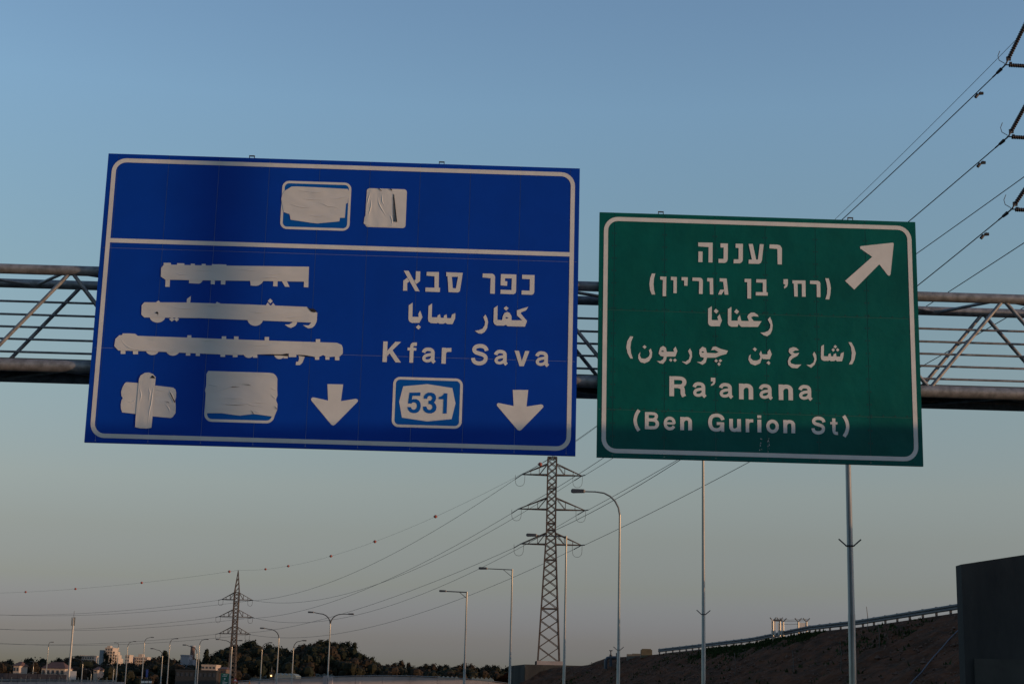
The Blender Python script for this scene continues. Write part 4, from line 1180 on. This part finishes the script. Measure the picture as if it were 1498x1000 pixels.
m = MB(); a, b = at(1168.5, 922, Yf), at(1179.5, 910.5, Yf); m.box((a + b) / 2, abs(b.x - a.x), .05, abs(b.z - a.z)); part(m, 'panel', GATEM, f2)
# valve assembly
Yv = 132
v0 = at(886, 966, Yv); zz = at(886, 961, Yv).z
vv = thing('pipe_valve', 'dark bent pipe with valve on the crest left of the stone block', 'pipe', v0)
rp = .13
x0, x1, x2 = at(886.2, 962, Yv).x, at(893.5, 962, Yv).x, at(903, 962, Yv).x
part(MB().path([Vector((x0, Yv, zz - .9)), Vector((x0, Yv, zz - .25)), Vector((x0 + .12, Yv, zz - .05)), Vector((x0 + .35, Yv, zz)), Vector((x2, Yv, zz))], rp, 10), 'pipe', PIPEM, vv)
part(MB().tube((x1, Yv, zz - .7), (x1, Yv, zz + .25), .12, n=8), 'valve_body', PIPEM, vv)
part(MB().tube((x1, Yv, zz + .25), (x1, Yv, zz + .55), .05, n=6).box((x1, Yv, zz + .56), .26, .26, .07), 'hand_wheel', PIPEM, vv)
part(MB().box((x2, Yv, zz + .12), .22, .3, .55), 'flange', PIPEM, vv)
m = MB(); a, b = at(937.5, 957.5, 128), at(953.5, 950, 128)
m.box((a + b) / 2 - Vector((0, 0, .1)), b.x - a.x, .7, b.z - a.z + .2)
m.box((a + b) / 2 + Vector((0, 0, (b.z - a.z) / 2 + .03)), (b.x - a.x) * .8, .5, .08)
single(m, 'stone_block', STONE, (a + b) / 2, 'yellowish stone block on the crest right of the dark pipe', 'stone block')
m = MB(); a, b = at(917, 961.5, 131), at(938, 956.5, 131); m.box((a + b) / 2 - Vector((0, 0, .2)), b.x - a.x, .5, b.z - a.z + .4)
m.box((a + b) / 2 + Vector((.2, 0, (b.z - a.z) / 2 + .02)), (b.x - a.x) * .6, .4, .06)
single(m, 'low_wall', mat('dusty_block', (.12, .11, .09), .9, noise=.3, nscale=2), (a + b) / 2, 'low pale wall between the dark pipe and the stone block', 'wall')
# irrigation pipe down the slope
pp = []
for (x, y) in ((1402, 922), (1390, 934), (1378, 948), (1366, 961), (1357, 972), (1348, 984), (1336, 996), (1322, 1012)):
    best = None
    for i in range(200):
        Y = 45.6 + i * .1
        p = at(x, y, Y)
        if p.z <= emb_z(p.x, Y) + .10:
            best = p; break
    if best: pp.append(best + Vector((0, 0, .03)))
if len(pp) > 2:
    single(MB().path(pp, .022, 6), 'irrigation_hose', mat('pale_hose', (.085, .085, .10), .7), pp[0], 'pale hose running down the brown slope beside the concrete wall', 'hose')
# sticks in the slope
sk = random.Random(3)
for i, (x, y) in enumerate(((1286, 950), (1160, 985), (1075, 985), (1230, 975), (1269, 921))):
    for j in range(300):
        Y = 50 + j * .3
        p = at(x, y, Y)
        if p.z <= emb_z(p.x, Y):
            o = single(MB().path([p - Vector((0, 0, .2)), p + Vector((.03, 0, .6)), p + Vector((-.02, 0, 1.15))], [.02, .018, .014], 5), 'survey_stake', mat('grey_wood', (.10, .085, .07), .9), p,
                   'thin grey stake on the slope, ' + ['right of the thickest lamp post', 'left of the thickest lamp post, low', 'between the two lamp posts, low', 'just left of the thickest lamp post', 'near the crest right of the thickest lamp post'][i], 'stake', 'stakes on the slope')
            break
# retaining wall and platform under the big pylon
Yr = 165
wa, wb, wc = at(745, 972, 172), at(768, 971, Yr), at(936, 972, Yr)
rw = thing('platform_wall', 'dark concrete retaining wall below the big pylon', 'wall', (wb.x, Yr, 0))
for (p, q, nm) in ((wa, wb, 'end_panel'),):
    m = MB(); d = Vector((0, 2, 0))
    m.prism([(p.x, p.y, -.3), (q.x - .004, q.y, -.3), (q.x - .004, q.y, q.z), (p.x, p.y, p.z - .1)], d); part(m, nm, CONC, rw)
nP = 6
for i in range(nP):
    xa, xb = wb.x + (wc.x - wb.x) * i / nP, wb.x + (wc.x - wb.x) * (i + 1) / nP
    m = MB(); m.prism([(xa + .02, Yr, -.3), (xb - .02, Yr, -.3), (xb - .02, Yr, wb.z), (xa + .02, Yr, wb.z)], Vector((0, 1.2, 0)))
    part(m, 'wall_panel', CONC, rw)
m = MB()
m.add([(wa.x + .2, 173.5, wb.z - .3), (wb.x, Yr + 1.1, wb.z - .25), (wc.x + 30, Yr + 1.1, wb.z - .25), (wc.x + 30, 300, Z(803, 969, 260) - .3), (wa.x + 1, 300, Z(803, 969, 260) - .3)], [(0, 1, 2, 3, 4)])
m.add([(wa.x + 1, 300, Z(803, 969, 260) - .3), (wc.x + 30, 300, Z(803, 969, 260) - .3), (wc.x + 60, 380, -1), (wa.x - 15, 380, -1)], [(0, 1, 2, 3)])
struct(m, 'pylon_platform', SOIL)
a, b = at(785.5, 971.5, 256), at(826, 966.5, 256)
m = MB(); m.box(((a.x + b.x) / 2, 260, (a.z + b.z) / 2 - .3), b.x - a.x, 6, b.z - a.z + .6)
single(m, 'pylon_plinth', CONCL, ((a.x + b.x) / 2, 260, a.z), 'low concrete slab directly under the legs of the big pylon', 'plinth')

# ------------------------------------------------------------------ foliage
def crown_mesh(name, kind, seed, n):
    rnd = random.Random(seed)
    mb = MB(); lobes = []
    if kind == 'round':
        for i in range(9):
            a = rnd.uniform(0, 6.28); q = rnd.uniform(0, .55)
            lobes.append((Vector((math.cos(a) * q, math.sin(a) * q, rnd.uniform(.35, .78))), rnd.uniform(.22, .36)))
    elif kind == 'pine':
        for i in range(8):
            a = rnd.uniform(0, 6.28); q = rnd.uniform(0, .62)
            lobes.append((Vector((math.cos(a) * q, math.sin(a) * q, rnd.uniform(.58, .86))), rnd.uniform(.16, .28)))
    elif kind == 'cypress':
        for i in range(9):
            z = .12 + i * .095
            lobes.append((Vector((rnd.uniform(-.03, .03), rnd.uniform(-.03, .03), z)), .24 * (1 - (i / 10) ** 1.8) + .03))
    for i in range(n):
        c, r = lobes[rnd.randrange(len(lobes))]
        d = Vector((rnd.gauss(0, 1), rnd.gauss(0, 1), rnd.gauss(0, 1))).normalized()
        p = c + Vector((d.x, d.y, d.z * .8)) * r * rnd.uniform(.55, 1.08)
        s = rnd.uniform(.028, .062)
        t = d.cross(Vector((rnd.uniform(-1, 1), rnd.uniform(-1, 1), rnd.uniform(-1, 1)))).normalized(); u = d.cross(t)
        t = (t + d * rnd.uniform(-.6, .6)) * s; u = (u + d * rnd.uniform(-.6, .6)) * s
        mb.add([p - t, p + u * .7, p + t, p - u * .8], [(0, 1, 2, 3)])
    for c, r in lobes:   # dense core so the crown is not see-through everywhere
        mb.sphere(c, r * .62, 6, 4)
    me = bpy.data.meshes.new(name); me.from_pydata([tuple(p) for p in mb.v], [], mb.f); me.update()
    return me
def trunk_mesh(name, seed, pine=False):
    rnd = random.Random(seed); mb = MB()
    mb.path([(0, 0, -.03), (.01, 0, .25), (0, .02, .6)], [.035, .028, .015], 6)
    for i in range(4):
        a = rnd.uniform(0, 6.28); z = rnd.uniform(.25, .5)
        mb.path([(0, 0, z), (math.cos(a) * .2, math.sin(a) * .2, z + .15), (math.cos(a) * .35, math.sin(a) * .35, z + .3)], [.014, .01, .006], 4)
    me = bpy.data.meshes.new(name); me.from_pydata([tuple(p) for p in mb.v], [], mb.f); me.materials.append(BARK); me.update()
    return me
CR = []
for i in range(6):
    me = crown_mesh('crown', 'round', 10 + i, 620); me.materials.append(LEAF[i % 3]); CR.append(me)
PI_ = []
for i in range(3):
    me = crown_mesh('crown', 'pine', 30 + i, 520); me.materials.append(LEAF[i % 2]); PI_.append(me)
CY = [crown_mesh('crown', 'cypress', 50, 520)]; CY[0].materials.append(LEAF[0])
TR = [trunk_mesh('trunk', 60 + i) for i in range(3)]
def tree(x, ytop, Y, h, wd, kind, label, group, grounded=None, cat='tree'):
    top = at(x, ytop, Y)
    r_ = random.Random(int(x * 17 + Y))
    root = thing({'round': 'broadleaf_tree', 'pine': 'pine_tree', 'cypress': 'cypress_tree'}[kind], label, cat, (top.x, Y, top.z - h), group)
    me = {'round': CR, 'pine': PI_, 'cypress': CY}[kind]
    me = me[r_.randrange(len(me))]
    for nm, q in (('crown', me), ('trunk', TR[r_.randrange(3)])):
        o = bpy.data.objects.new(nm, q); COL.objects.link(o); o.parent = root
        o.scale = (wd, wd, h)
        o.rotation_euler = (0, 0, r_.uniform(0, 6.28))
    return root

# far terrain: low land left, wooded hill in the middle
SKY = [(-80, 962), (0, 962), (12, 965), (22, 972), (30, 970), (40, 967), (52, 963), (60, 968), (75, 966), (82, 970), (88, 962), (96, 961), (105, 964), (115, 960), (125, 966), (138, 965), (146, 969), (165, 970), (176, 964), (184, 970), (200, 972), (212, 970), (222, 962), (235, 957), (245, 956), (254, 963), (262, 968), (284, 963), (296, 968), (310, 960), (320, 955), (328, 944), (345, 945), (366, 938), (385, 944), (408, 948), (434, 946), (446, 940), (455, 936),
       (470, 940), (492, 940), (514, 943), (521, 956), (540, 963), (561, 972), (570, 967), (588, 968), (592, 977), (598, 971), (617, 973), (640, 972), (660, 975), (677, 970), (698, 976), (730, 975), (745, 978), (800, 984), (900, 1000), (1100, 1012)]
def skyline(x):
    for (a, p), (b, q) in zip(SKY, SKY[1:]):
        if a <= x <= b:
            return p + (q - p) * (x - a) / (b - a)
    return SKY[-1][1]
hl = MB(); vs = []; fs = []
nx = 90
cols = [(-100 + i * (1200 / (nx - 1))) for i in range(nx)]
rowsY = [480, 540, 600, 660, 720, 800, 900, 1100]
for Y in rowsY:
    for x in cols:
        f_ = {480: 0, 540: .25, 600: .55, 660: .82, 720: 1, 800: 1, 900: .8, 1100: .2}[Y]
        crest_z = at(x, skyline(x) + 8, 720).z - 5.5
        z = -1 + (max(1.0, crest_z) + 1) * f_ + fbm(x * .02, Y * .01) * .8
        vs.append((at(x, 1000, Y).x, Y, z))
for i in range(len(rowsY) - 1):
    for j in range(nx - 1):
        a = i * nx + j
        fs.append((a, a + 1, a + nx + 1, a + nx))
hl.add(vs, fs, True)
struct(hl, 'hill', GROUNDM)
def hill_z(x, Y):
    f_ = 0 if Y <= 480 else min(1, (Y - 480) / 230)
    crest_z = at(x, skyline(x) + 8, 720).z - 5.5
    return -1 + (max(1.0, crest_z) + 1) * f_

# skyline trees: each its own tree, named by what it stands beside
marks = [(-40, 'the left edge of the view'), (50, 'the short left lamp post'), (104, 'the tall white mast'), (160, 'the stepped white tower'), (240, 'the low long-armed lamp post'), (270, 'the round tower'), (343, 'the small pylon'),
         (409, 'the left-arm lamp post'), (484, 'the twin-arm lamp post'), (600, 'the end of the wooded hill'), (683, 'the shorter straight-arm lamp post'), (749, 'the taller straight-arm lamp post')]
ordn = ['first', 'second', 'third', 'fourth', 'fifth', 'sixth', 'seventh', 'eighth', 'ninth', 'tenth', 'eleventh', 'twelfth', 'thirteenth', 'fourteenth', 'fifteenth', 'sixteenth', 'seventeenth', 'eighteenth']
xs = []
x = -12
rnd = random.Random(5)
while x < 760:
    xs.append(x); x += rnd.uniform(9, 14)
cnt = {}
for x in xs:
    if 264 < x < 280 or 300 < x < 316:
        continue
    kind = 'pine' if (455 < x < 560 or 330 < x < 420) and rnd.random() < .45 else 'round'
    m0 = [m for m in marks if m[0] <= x + .01][-1] if x >= -40 else marks[0]
    cnt[m0[1]] = cnt.get(m0[1], 0) + 1
    h = rnd.uniform(8.5, 12) if x < 570 else rnd.uniform(7, 10)
    far = x > 560
    lab = '%s skyline tree right of %s, %s' % (ordn[cnt[m0[1]] - 1], m0[1], 'flat-topped and open' if kind == 'pine' else 'dark and rounded')
    tree(x, skyline(x) - 2.5 + rnd.uniform(-3.2, 2.6), 735, h, h * rnd.uniform(.75, 1.0) * (.85 if far else 1), kind, lab, 'trees along the skyline')
tree(303, 947, 600, 11.5, 8.0, 'cypress', 'tall dark cypress between the round tower and the small pylon', None)
tree(241.5, 949.5, 640, 9, 9, 'cypress', 'pointed dark tree behind the low long-armed lamp post', None)
tree(52, 964, 560, 9, 6, 'round', 'small bushy palm-like tree left of the slim lamp post', None)
tree(316, 957, 600, 9.5, 9.5, 'round', 'broad dark tree right beside the tall cypress', None)
tree(158, 954, 690, 8, 3.2, 'pine', 'lone slender palm-like tree in front of the stepped white tower', None)
# body of the wood: joined copies below the skyline
wb_ = []; wf = []
rnd = random.Random(11)
def stamp(me, p, w_, h, ang):
    k = len(wb_); ca, sa = math.cos(ang), math.sin(ang)
    for v in me.vertices:
        wb_.append((p.x + (v.co.x * ca - v.co.y * sa) * w_, p.y + (v.co.x * sa + v.co.y * ca) * w_, p.z + v.co.z * h))
    for q in me.polygons:
        wf.append(tuple(i + k for i in q.vertices))
low = [crown_mesh('crown', 'round', 80 + i, 260) for i in range(4)]
for Yw in (700, 665, 635, 605, 575, 548):
    x = -20
    while x < 770:
        x += rnd.uniform(11, 19)
        if Yw < 600 and rnd.random() < .5: continue
        if 15 < x < 105 and Yw < 640: continue
        if 120 < x < 225 and Yw < 690 and rnd.random() < .4: continue
        xx = at(x, 990, Yw).x
        h = rnd.uniform(7, 11)
        z = hill_z(x, Yw) - .8
        ztop_lim = at(x, skyline(x) + 3, Yw).z
        z = min(z, ztop_lim - h)
        if z < -3: z = -3
        stamp(low[rnd.randrange(4)], Vector((xx, Yw, z)), h * rnd.uniform(.8, 1.1), h, rnd.uniform(0, 6.28))
for x, yt in ((10, 978), (38, 975), (44, 977), (100, 978), (108, 975), (118, 973), (127, 976), (150, 977), (160, 979), (168, 975), (178, 977), (186, 980), (196, 976), (206, 979), (226, 972), (236, 970), (246, 972), (256, 975), (286, 975), (334, 978), (64, 981), (88, 982), (94, 980), (122, 979), (140, 982), (147, 984), (172, 982), (190, 984), (201, 985), (211, 983), (230, 982), (300, 981), (310, 983), (324, 982), (218, 984), (228, 983), (236, 981), (262, 983), (288, 984)):
    p = at(x, yt, 600); h = rnd.uniform(5.5, 8)
    stamp(low[rnd.randrange(4)], Vector((p.x, 600, p.z - h)), h * 1.15, h, rnd.uniform(0, 6.28))
me = bpy.data.meshes.new('wood'); me.from_pydata(wb_, [], wf); me.materials.append(LEAF[0]); me.materials.append(LEAF[2]); me.materials.append(LEAF[1])
per = len(low[0].polygons)
me.polygons.foreach_set('material_index', [((i // per) * 7 % 3) for i in range(len(wf))])
me.update()
o = bpy.data.objects.new('wood', me); COL.objects.link(o); o['kind'] = 'stuff'; o['label'] = 'dark wood covering the hill below the skyline'; o['category'] = 'wood'
for lm in low: bpy.data.meshes.remove(lm)

# ------------------------------------------------------------------ far buildings
def house(name, label, x0, x1, yt, yb, Y, m, roof=None, floors=0, cols_=0, depth=9, extra=None, cat='building', ledge=False):
    a, b = at(x0, yt, Y), at(x1, yt, Y)
    zt = (a.z + b.z) / 2; zb = min(at((x0 + x1) / 2, yb, Y).z, zt - 1) - 3
    W = b.x - a.x; cx_ = (a.x + b.x) / 2
    root = thing(name, label, cat, (cx_, Y + depth / 2, zb))
    part(MB().box((cx_, Y + depth / 2, (zt + zb) / 2), W, depth, zt - zb), 'wall', m, root)
    if roof:
        rh = roof
        mb = MB(); e = .4
        p = [(a.x - e, Y - e, zt), (b.x + e, Y - e, zt), (b.x + e, Y + depth + e, zt), (a.x - e, Y + depth + e, zt),
             (a.x + W * .25, Y + depth / 2, zt + rh), (b.x - W * .25, Y + depth / 2, zt + rh)]
        mb.add(p, [(0, 1, 5, 4), (1, 2, 5), (2, 3, 4, 5), (3, 0, 4), (3, 2, 1, 0)])
        part(mb, 'roof', ROOFT, root)
    else:
        part(MB().box((cx_, Y + depth / 2, zt + .2), W + .3, depth + .3, .4), 'parapet', m, root)
    vis = at((x0 + x1) / 2, yb, Y).z
    if floors:
        fh = (zt - vis) / floors
        for i in range(floors):
            for j in range(cols_):
                xc = a.x + W * (j + .5) / cols_
                wn_ = MB().box((xc, Y - .02, vis + fh * (i + .52)), W / cols_ * .5, .12, fh * .48)
                part(wn_, 'window', GLASSD, root)
            if ledge:
                part(MB().box((cx_ + W * .1, Y - .5, vis + fh * i), W * .75, 1.1, .35), 'balcony', m, root)
    return root
house('apartment_block', 'low pink-white apartment block left of the stepped white tower', 117, 138, 959, 975, 900, PLAST, floors=3, cols_=6, ledge=True)
r0 = house('apartment_tower', 'stepped white apartment tower, tallest building on the left skyline', 154, 165, 947.5, 982, 950, PLAST, floors=8, cols_=3, depth=14, ledge=True)
def block(root, x0, x1, yt, Y, depth, m, fl=0, yb=982):
    a, b = at(x0, yt, Y), at(x1, yt, Y); zb = at(x0, yb, Y).z - 4
    part(MB().box(((a.x + b.x) / 2, Y + depth / 2, (a.z + zb) / 2), b.x - a.x, depth, a.z - zb), 'wing', m, root)
    if fl:
        vis = zb + 4; fh = (a.z - vis) / fl
        for i in range(fl):
            part(MB().box(((a.x + b.x) / 2, Y - .6, vis + fh * (i + .1)), (b.x - a.x) * .9, 1.3, .5), 'balcony', m, root)
            part(MB().box(((a.x + b.x) / 2, Y - .03, vis + fh * (i + .58)), (b.x - a.x) * .6, .14, fh * .45), 'window', GLASSD, root)
block(r0, 146, 152, 950, 953, 14, PLASTG); block(r0, 152.2, 153.9, 952, 954, 12, PLAST, 8)  # grey left wing: the tower's unlit side put into its render colour
block(r0, 157, 161.5, 943.8, 955, 5, PLAST); block(r0, 165.2, 168.3, 952, 951, 13, PLAST, 7); block(r0, 168.5, 171, 957, 952, 12, PLAST, 6); block(r0, 171.2, 173.2, 962, 953, 12, PLAST, 5)
r0 = house('apartment_block', 'wide white apartment block with roof box, right of the stepped tower', 197, 215.5, 961, 978, 900, PLAST, floors=4, cols_=6, ledge=True)
block(r0, 202.5, 208.5, 956, 902, 6, PLAST); block(r0, 190, 196.8, 960.5, 903, 12, PLASTG)
r0 = house('apartment_block', 'narrow white block touching the left side of the wide white block', 183.5, 189.5, 958, 978, 890, PLAST, floors=4, cols_=2)
house('small_house', 'small cream house with gabled roof at the far left', 20, 28.5, 973, 984, 520, PLAST, roof=1.4, floors=1, cols_=2, cat='house')
house('red_roofed_house', 'long house with red tiled roof left of the tall white mast', 61, 95, 977, 988, 520, PLAST, roof=2.1, floors=1, cols_=5, cat='house')
house('small_house', 'tiny cream house with red roof under the stepped white tower', 137, 143, 979, 984, 560, PLAST, roof=1.2, floors=1, cols_=1, cat='house')
r0 = house('silo_building', 'grey windowless silo block under the round tower', 264.3, 276, 958.5, 978, 640, PLASTG, depth=8)
block(r0, 276.3, 282, 964, 642, 7, PLASTG)
a = at(273.8, 944, 640)
zb = at(274, 962, 640).z
rt_ = thing('round_tower', 'round brown brick tower rising behind the grey silo block', 'tower', (a.x, 652, zb))
part(MB().path([Vector((a.x, 652, zb - 8)), Vector((a.x, 652, zb)), Vector((a.x, 652, a.z))], [1.15, 1.0, .85], 14), 'shaft', BRICK, rt_)
part(MB().path([Vector((a.x, 652, a.z)), Vector((a.x, 652, a.z + .5))], [1.1, 1.1], 14), 'rim', PLASTG, rt_)
house('long_shed', 'long dark low building with lit openings below the cypress', 257, 317, 981, 992, 500, BLACKP, floors=1, cols_=9, depth=14, cat='shed')
house('small_house', 'small pale building right of the cypress foot', 295, 316, 973, 979, 560, PLAST, floors=1, cols_=4, cat='house')
house('small_house', 'brown building left of the small pylon foot', 319, 331, 978, 986, 505, BRICK, roof=.8, floors=1, cols_=3, cat='house')
for i, (x0, x1, yy, lab) in enumerate(((402, 433, 984.5, 'row of pale greenhouses below the wooded hill'), (640, 672, 988.5, 'pale greenhouse row left of the shorter straight-arm lamp post'), (690, 722, 990.0, 'pale greenhouse row right of the shorter straight-arm lamp post'))):
    Yh = 470
    a, b = at(x0, yy, Yh), at(x1, yy, Yh)
    gh = thing('greenhouse', lab, 'greenhouse', ((a.x + b.x) / 2, Yh, a.z - 3), 'greenhouses')
    nb = 5; W = (b.x - a.x) / nb
    for k in range(nb):
        xx = a.x + W * k
        m = MB(); m.prism([(xx, Yh, a.z - 5), (xx + W, Yh, a.z - 5), (xx + W, Yh, a.z - .45), (xx + W * .25, Yh, a.z + .15), (xx, Yh, a.z - .3)], Vector((0, 12, 0)))
        part(m, 'bay', GREENH, gh)
# overpass across the middle distance
Yo = 300
ov = thing('overpass', 'long pale overpass parapet arching across the bottom centre', 'bridge', at(550, 1000, Yo))
prof = [(348, 997), (400, 993.5), (440, 991.5), (480, 990.3), (520, 989.2), (560, 988.6), (600, 989), (640, 990.6), (680, 993.2), (715, 996.4), (745, 1000)]
for (x0, y0), (x1, y1) in zip(prof, prof[1:]):
    a, b = at(x0, y0, Yo), at(x1, y1, Yo)
    m = MB(); m.prism([(a.x + .02, Yo, -.3), (b.x - .02, Yo, -.3), (b.x - .02, Yo, b.z), (a.x + .02, Yo, a.z)], Vector((0, 12, 0)))
    part(m, 'parapet_panel', CONCL, ov)
m = MB()
for i in range(len(prof) - 1):
    a, b = at(*prof[i], Yo), at(*prof[i + 1], Yo)
    m.tube(a + Vector((0, -.1, .15)), b + Vector((0, -.1, .15)), .07, n=5)
part(m, 'cap_rail', GALV, ov)
# barrier at the far left with rail posts
Yb = 200
bar = thing('bridge_barrier', 'pale bridge barrier with a post rail along the bottom left edge', 'barrier', at(80, 1000, Yb))
x = -30
while x < 168:
    a, b = at(x, 996.5, Yb), at(x + 14, 996.5 + .3, Yb)
    m = MB(); m.prism([(a.x + .02, Yb, -.3), (b.x - .02, Yb, -.3), (b.x - .02, Yb, b.z), (a.x + .02, Yb, a.z)], Vector((0, .4, 0)))
    part(m, 'barrier_block', CONCL, bar)
    part(MB().box((a.x + .3, Yb + .2, at(x, 994.5, Yb).z), .08, .08, .8), 'rail_post', GALVP, bar)
    x += 14
for y in (993.2, 995):
    part(MB().tube(at(-30, y - .3, Yb) + Vector((0, .2, 0)), at(168, y + 1.5, Yb) + Vector((0, .2, 0)), .045, n=5), 'rail', GALVP, bar)
# dark noise wall behind it
m = MB()
a, b = at(-30, 983, 330), at(98, 985, 330)
nw = thing('noise_wall', 'dark low wall behind the barrier at the far left', 'wall', ((a.x + b.x) / 2, 330, 0))
for i in range(9):
    xa, xb = a.x + (b.x - a.x) * i / 9, a.x + (b.x - a.x) * (i + 1) / 9
    part(MB().box(((xa + xb) / 2, 330, a.z / 2), xb - xa - .1, .4, a.z), 'wall_panel', mat('dark_wall', (.035, .033, .04), .9), nw)

# ------------------------------------------------------------------ small road furniture, bottom left
def board(name, label, x0, x1, y0, y1, Y, m, cat, marks_=None, post=True):
    a, b = at(x0, y1, Y), at(x1, y0, Y)
    root = thing(name, label, cat, ((a.x + b.x) / 2, Y, 0))
    part(MB().box(((a.x + b.x) / 2, Y, (a.z + b.z) / 2), b.x - a.x, .05, b.z - a.z), 'plate', m, root)
    for s in (.2, .8):
        part(MB().tube((a.x + (b.x - a.x) * s, Y + .08, 0), (a.x + (b.x - a.x) * s, Y + .08, b.z - .1), .06, n=6), 'post', GALVP, root)
    return root, a, b
rt_, a, b = board('direction_sign', 'small green direction sign at the foot of the small pylon', 322, 335.5, 984.3, 1004, 240, SIGNG, 'road sign')
W = b.x - a.x; H_ = b.z - a.z
m = MB()
for (u, v_, uw, vh) in ((.55, .90, .5, .035), (.45, .80, .55, .035), (.5, .60, .16, .09), (.38, .44, .3, .03), (.55, .34, .6, .035), (.5, .24, .55, .035)):
    m.box((a.x + W * u, 240 - .035, a.z + H_ * v_), W * uw, .01, H_ * vh)
part(m, 'lettering', WHITE, rt_, 'tiny unreadable white lines')
board('road_sign', 'plain pale back of a sign beside the tall white mast', 102, 112, 981, 993, 235, mat('sign_back_paint', (.42, .40, .38), .6), 'road sign')
board('lane_sign', 'narrow blue sign under the wide white apartment block', 213, 217, 978.5, 990, 300, SIGNB, 'road sign')
a = at(344.3, 994.5, 235)
ts = thing('warning_sign', 'small red triangle warning sign right of the green direction sign', 'road sign', (a.x, 235, 0))
m = MB(); s = .42; m.prism([(a.x - s, 235, a.z - s * .6), (a.x + s, 235, a.z - s * .6), (a.x, 235, a.z + s * 1.0)], Vector((0, .03, 0))); part(m, 'border', REDP, ts)
m = MB(); s2 = .24; m.prism([(a.x - s2, 234.98, a.z - s2 * .45), (a.x + s2, 234.98, a.z - s2 * .45), (a.x, 234.98, a.z + s2 * .85)], Vector((0, .01, 0))); part(m, 'face', WHITE, ts)
part(MB().tube((a.x, 235.08, 0), (a.x, 235.08, a.z), .04, n=6), 'post', GALVP, ts)
# lit lamp at the foot of the hill
a = at(396.6, 987.6, 330)
al = thing('traffic_light', 'glowing amber lamp on a post below the wooded hill', 'traffic light', (a.x, 330, 0))
part(MB().sphere(a, .17, 10, 6), 'lamp', LAMPON, al)
part(MB().box(a + Vector((0, .3, 0)), .7, .15, 1.6), 'housing', BLACKP, al)
part(MB().tube((a.x, 330.3, 0), (a.x, 330.3, a.z + 1.8), .07, n=6), 'post', DARKM, al)
# concrete blocks and striped posts
for i, (x0, x1, y0, lab) in enumerate(((472, 479.3, 988.5, 'taller pale concrete block at the foot of the twin-arm lamp post'), (479.8, 487, 990, 'lower pale concrete block right beside the taller one'), (514, 520, 995.5, 'small pale block left of its pair on the overpass edge'), (521, 527, 995.7, 'small pale block right of its pair on the overpass edge'))):
    a, b = at(x0, 1012, 180), at(x1, y0, 180)
    m = MB(); m.box(((a.x + b.x) / 2, 180, b.z / 2), b.x - a.x, .6, b.z)
    m.box(((a.x + b.x) / 2, 180, b.z + .03), (b.x - a.x) * .8, .45, .06)
    single(m, 'concrete_block', CONCL, ((a.x + b.x) / 2, 180, 0), lab, 'concrete block', 'concrete blocks')
for i, (x, lab) in enumerate(((209.5, 'leftmost striped marker post under the white blocks'), (214.5, 'middle striped marker post under the white blocks'), (220, 'rightmost striped marker post under the white blocks'))):
    a = at(x, 992, 230)
    sp_ = thing('marker_post', lab, 'marker post', (a.x, 230, 0), 'striped marker posts')
    for k in range(6):
        z1 = a.z - k * .3
        part(MB().box((a.x, 230, z1 - .15), .42, .2, .295), 'stripe', WHITE if k % 2 else BLACKP, sp_)
    part(MB().tube((a.x, 230, 0), (a.x, 230, a.z - 1.8), .08, n=6), 'post', GALVP, sp_)
a = at(365, 996, 235)
m = MB(); m.tube((a.x, 235, a.z - .5), (a.x, 235, a.z + .1), .16, .05, n=8); m.tube((a.x, 235, a.z - .62), (a.x, 235, a.z - .5), .24, n=8)
m.tube((a.x, 235, 0), (a.x, 235, a.z - .62), .06, n=6)
single(m, 'warning_beacon', mat('orange_plastic', (.5, .16, .02), .6), (a.x, 235, 0), 'small orange marker on a post right of the small pylon foot', 'beacon')
